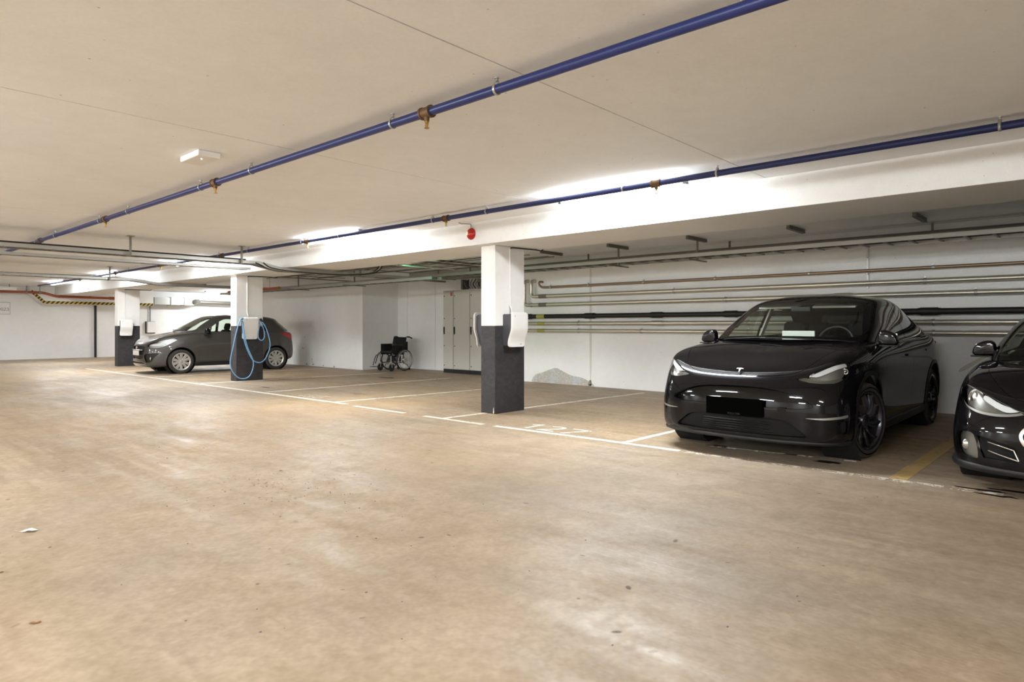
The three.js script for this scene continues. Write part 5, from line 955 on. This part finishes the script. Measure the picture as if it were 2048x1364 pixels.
      const gr = part('grille', shift(mc.inside, -0.03), CM.trim, car, 'black honeycomb grille'); part('chrome_bar', tube([V(-0.44, 0.6, 0.77), V(-0.2, 0.6, 0.8), V(0.2, 0.6, 0.8), V(0.44, 0.6, 0.77)], 0.012, 8, 24), CM.chrome, gr); for (let k = 0; k < 4; k++) part('slat', tube([V(-0.44, 0.43 + k * 0.05, 0.745), V(0, 0.43 + k * 0.05, 0.778), V(0.44, 0.43 + k * 0.05, 0.745)], 0.008, 6, 20), CM.gloss, gr);
      const emblem = extrude(smooth2([[0, 0.05], [0.055, 0.012], [0.03, -0.005], [0.005, 0.012], [0.052, -0.022], [0, -0.055], [-0.055, -0.014], [-0.03, 0.004], [-0.005, -0.012], [-0.052, 0.022]], 3), 0.01, 0.002); emblem.translate(0, 0.635, 0.79); part('emblem', emblem, CM.chrome, car, 'chrome S-shaped emblem');
      part('number_plate', rb(0.5, 0.12, 0.012, 0.004, 0, 0.52, 0.812), CM.plate, car, 'white number plate');
      const low = smooth2([[-0.5, 0.3], [0, 0.31], [0.5, 0.3], [0.55, 0.265], [0, 0.25], [-0.55, 0.265]], 4), lc = cut(body, zfront(low)); body = lc.outside; part('lower_intake', shift(lc.inside, -0.02), CM.trim, car); part('lower_blade', shift(ringOf(lc.inside, zfront, low, 0.012), 0.003), CM.satin, car);
      return body;
    },
  });
  part('wiper', tube([V(0.5, 1.085, -0.22), V(0.1, 1.09, -0.13), V(-0.3, 1.09, -0.14)], 0.008, 6, 16), CM.trim, car);
}

// ---------------------------------------------------------------- wheelchair parked in the niche (faces +z, rear axle at z = 0)
{
  const c = thing('wheelchair', 'black folding wheelchair parked in the niche beside the electrical cabinets', 'wheelchair', [-14.95, 0, -11.45], 0.06);
  const fr = std({ color: hex(0x22211f), roughness: 0.35, metalness: 0.5 }), cloth = std({ color: hex(0x0e0e10), roughness: 0.85, side: THREE.DoubleSide }), tyre = std({ color: hex(0x2c2b27), roughness: 0.7 });
  for (const s of [1, -1]) {
    const x = s * 0.26;
    part('side_frame', [tube([V(x, 0.3, 0), V(x, 0.5, -0.02), V(x, 0.92, -0.12), V(x, 0.95, -0.16), V(x, 0.93, -0.28)], 0.012, 8, 30), tube([V(x, 0.5, -0.02), V(x, 0.5, 0.38), V(x, 0.45, 0.46), V(x, 0.2, 0.56)], 0.012, 8, 24), tube([V(x, 0.24, -0.02), V(x, 0.24, 0.34), V(x, 0.48, 0.4)], 0.011, 8, 20), rod(V(x, 0.24, 0.1), V(x, 0.5, 0.1), 0.01, 8)], fr, c);
    part('push_handle', tube([V(x, 0.93, -0.17), V(x, 0.94, -0.22), V(x, 0.9, -0.33)], 0.019, 10, 12), M.blackRubber, c, 'black rubber grip');
    part('armrest', [rb(0.06, 0.035, 0.32, 0.014, x, 0.72, 0.16), rod(V(x, 0.5, 0.28), V(x, 0.71, 0.28), 0.01, 8), rod(V(x, 0.5, 0.02), V(x, 0.71, 0.02), 0.01, 8)], M.blackPlastic, c);
    part('side_guard', rb(0.014, 0.3, 0.4, 0.005, x, 0.6, 0.16), cloth, c);
    const w = new THREE.Group(); w.name = 'drive_wheel'; w.position.set(s * 0.325, 0.3, 0); c.add(w);
    part('tyre', new THREE.TorusGeometry(0.286, 0.015, 10, 48).rotateY(Math.PI / 2), tyre, w, 'grey-black tyre');
    part('wheel_rim', new THREE.TorusGeometry(0.265, 0.009, 8, 48).rotateY(Math.PI / 2), M.zinc, w, 'shiny metal rim');
    part('push_rim', new THREE.TorusGeometry(0.25, 0.009, 8, 48).rotateY(Math.PI / 2).translate(s * 0.04, 0, 0), CM.satin, w, 'shiny push rim');
    part('hub', [rod(V(-0.04, 0, 0), V(0.04, 0, 0), 0.075, 24), rod(V(-0.05, 0, 0), V(0.05, 0, 0), 0.02, 12)], CM.satin, w, 'silver hub disc');
    for (let k = 0; k < 10; k++) { const a = k / 10 * 6.2832; part('spoke', rod(V(s * (k % 2 ? 0.02 : -0.02), 0.06 * Math.cos(a), 0.06 * Math.sin(a)), V(0, 0.262 * Math.cos(a + 0.25), 0.262 * Math.sin(a + 0.25)), 0.0035, 5), M.zinc, w); }
    const k = new THREE.Group(); k.name = 'castor'; k.position.set(s * 0.24, 0.1, 0.4); c.add(k);
    part('castor_wheel', [new THREE.TorusGeometry(0.082, 0.018, 10, 28).rotateY(Math.PI / 2), rod(V(-0.014, 0, 0), V(0.014, 0, 0), 0.07, 20)], tyre, k); part('castor_fork', [bar(V(0.025, 0, 0), V(0.025, 0.13, 0.02), 0.006, 0.03), bar(V(-0.025, 0, 0), V(-0.025, 0.13, 0.02), 0.006, 0.03), rod(V(0, 0.12, 0.02), V(0, 0.32, 0.02), 0.015, 10)], M.zinc, k);
    part('footrest', [tube([V(x, 0.46, 0.44), V(x + s * 0.01, 0.4, 0.54), V(x, 0.16, 0.64)], 0.011, 8, 16), rb(0.16, 0.014, 0.15, 0.005, s * 0.17, 0.13, 0.69)], fr, c);
    part('anti_tipper', [tube([V(x * 0.9, 0.22, -0.02), V(x * 0.9, 0.16, -0.16), V(x * 0.9, 0.07, -0.24)], 0.01, 8, 12), rod(V(x * 0.9 - 0.012, 0.04, -0.25), V(x * 0.9 + 0.012, 0.04, -0.25), 0.034, 14)], fr, c);
  }
  const back = rb(0.5, 0.44, 0.035, 0.015, 0, 0, 0, 2); back.rotateX(-0.22); back.translate(0, 0.72, -0.07); part('backrest', back, cloth, c, 'black fabric backrest');
  part('side_bag', rb(0.46, 0.3, 0.12, 0.03, 0, 0.66, -0.16), cloth, c, 'black bag behind the backrest');
  part('seat', rb(0.5, 0.06, 0.44, 0.02, 0, 0.52, 0.19), cloth, c, 'black seat cushion');
  part('cross_brace', [bar(V(-0.25, 0.26, 0.16), V(0.25, 0.48, 0.16), 0.022, 0.022), bar(V(0.25, 0.26, 0.2), V(-0.25, 0.48, 0.2), 0.022, 0.022)], fr, c);
  part('drive_box', rb(0.3, 0.16, 0.2, 0.03, 0, 0.33, 0.06), M.blackPlastic, c, 'black box under the seat'); part('control_lever', [rod(V(0.28, 0.74, 0.32), V(0.29, 0.82, 0.33), 0.008, 8), rb(0.06, 0.05, 0.09, 0.01, 0.28, 0.73, 0.32)], M.blackPlastic, c);
}
// ---------------------------------------------------------------- scuffs and peeling paint on the walls
{
  const patchy = (n, t) => { const S = 256, f = sumFields(S, [[6, 6, 90, n], [20, 20, 90, n + 1], [70, 70, 80, n + 2]]); return mapTexture(S, 0.6, (i, c) => { c[0] = c[1] = c[2] = f[i] > t ? 255 : 0; }, false); };
  const grime = std({ color: hex(0xc3bbae), roughness: 0.9, alphaMap: patchy(301, 18), alphaTest: 0.5 }), soot = std({ color: hex(0x8d867b), roughness: 0.9, alphaMap: patchy(311, 26), alphaTest: 0.5 }), scratch = std({ color: hex(0x9a9083), roughness: 0.9 }), pale = std({ color: hex(0xcfc8bc), roughness: 0.8 });
  const onWall = (parentName, pts, z, mat, name) => { const g = extrude(smooth2(pts, 4), 0.0015); g.translate(0, 0, z); part(name, uvm(g), mat, scene.getObjectByName(parentName)); };
  onWall('wall_back', [[-9.6, 0.01], [-9.5, 0.16], [-9.3, 0.22], [-9.05, 0.31], [-8.9, 0.34], [-8.7, 0.27], [-8.5, 0.2], [-8.2, 0.16], [-7.95, 0.06], [-7.9, 0.01]], WALLZ, grime, 'peeling_patch');
  onWall('wall_back', [[-8.05, 0.02], [-8.02, 0.12], [-7.98, 0.13], [-7.97, 0.02]], WALLZ, scratch, 'scuff');
  for (const [x, y, w, h] of [[-19.0, 0.55, 0.05, 0.03], [-18.6, 0.62, 0.06, 0.05], [-18.45, 0.2, 0.05, 0.12], [-18.9, 0.9, 0.02, 0.06], [-18.35, 0.06, 0.1, 0.04], [-17.9, 0.04, 0.12, 0.03], [-17.2, 0.03, 0.14, 0.025], [-18.75, 0.05, 0.12, 0.03]]) onWall('wall_recess', [[x - w, y - h * 0.4], [x - w * 0.2, y + h], [x + w * 0.3, y + h * 0.2], [x + w, y + h * 0.6], [x + w * 0.7, y - h], [x - w * 0.5, y - h * 0.8]], -10.85, soot, 'scuff');
  for (const [x, y, w, h] of [[-13.62, 0.42, 0.03, 0.07], [-13.5, 0.36, 0.04, 0.05]]) onWall('wall_niche', [[x - w, y - h], [x, y + h], [x + w, y - h * 0.2], [x + w * 0.3, y - h]], -12.1, soot, 'scuff');
  onWall('wall_back', [[-1.62, 0.62], [-1.3, 0.86], [-1.1, 1.0], [-1.08, 0.98], [-1.28, 0.83], [-1.6, 0.6]], WALLZ, pale, 'scuff');
  const seamMat = std({ color: hex(0xd6d1c9), roughness: 0.9 });
  onWall('wall_back', [[-7.99, 0.0], [-7.985, 0.0], [-7.985, HC], [-7.99, HC]], WALLZ, seamMat, 'panel_joint');
}

shadowed(scene);
renderer.render(scene, camera);
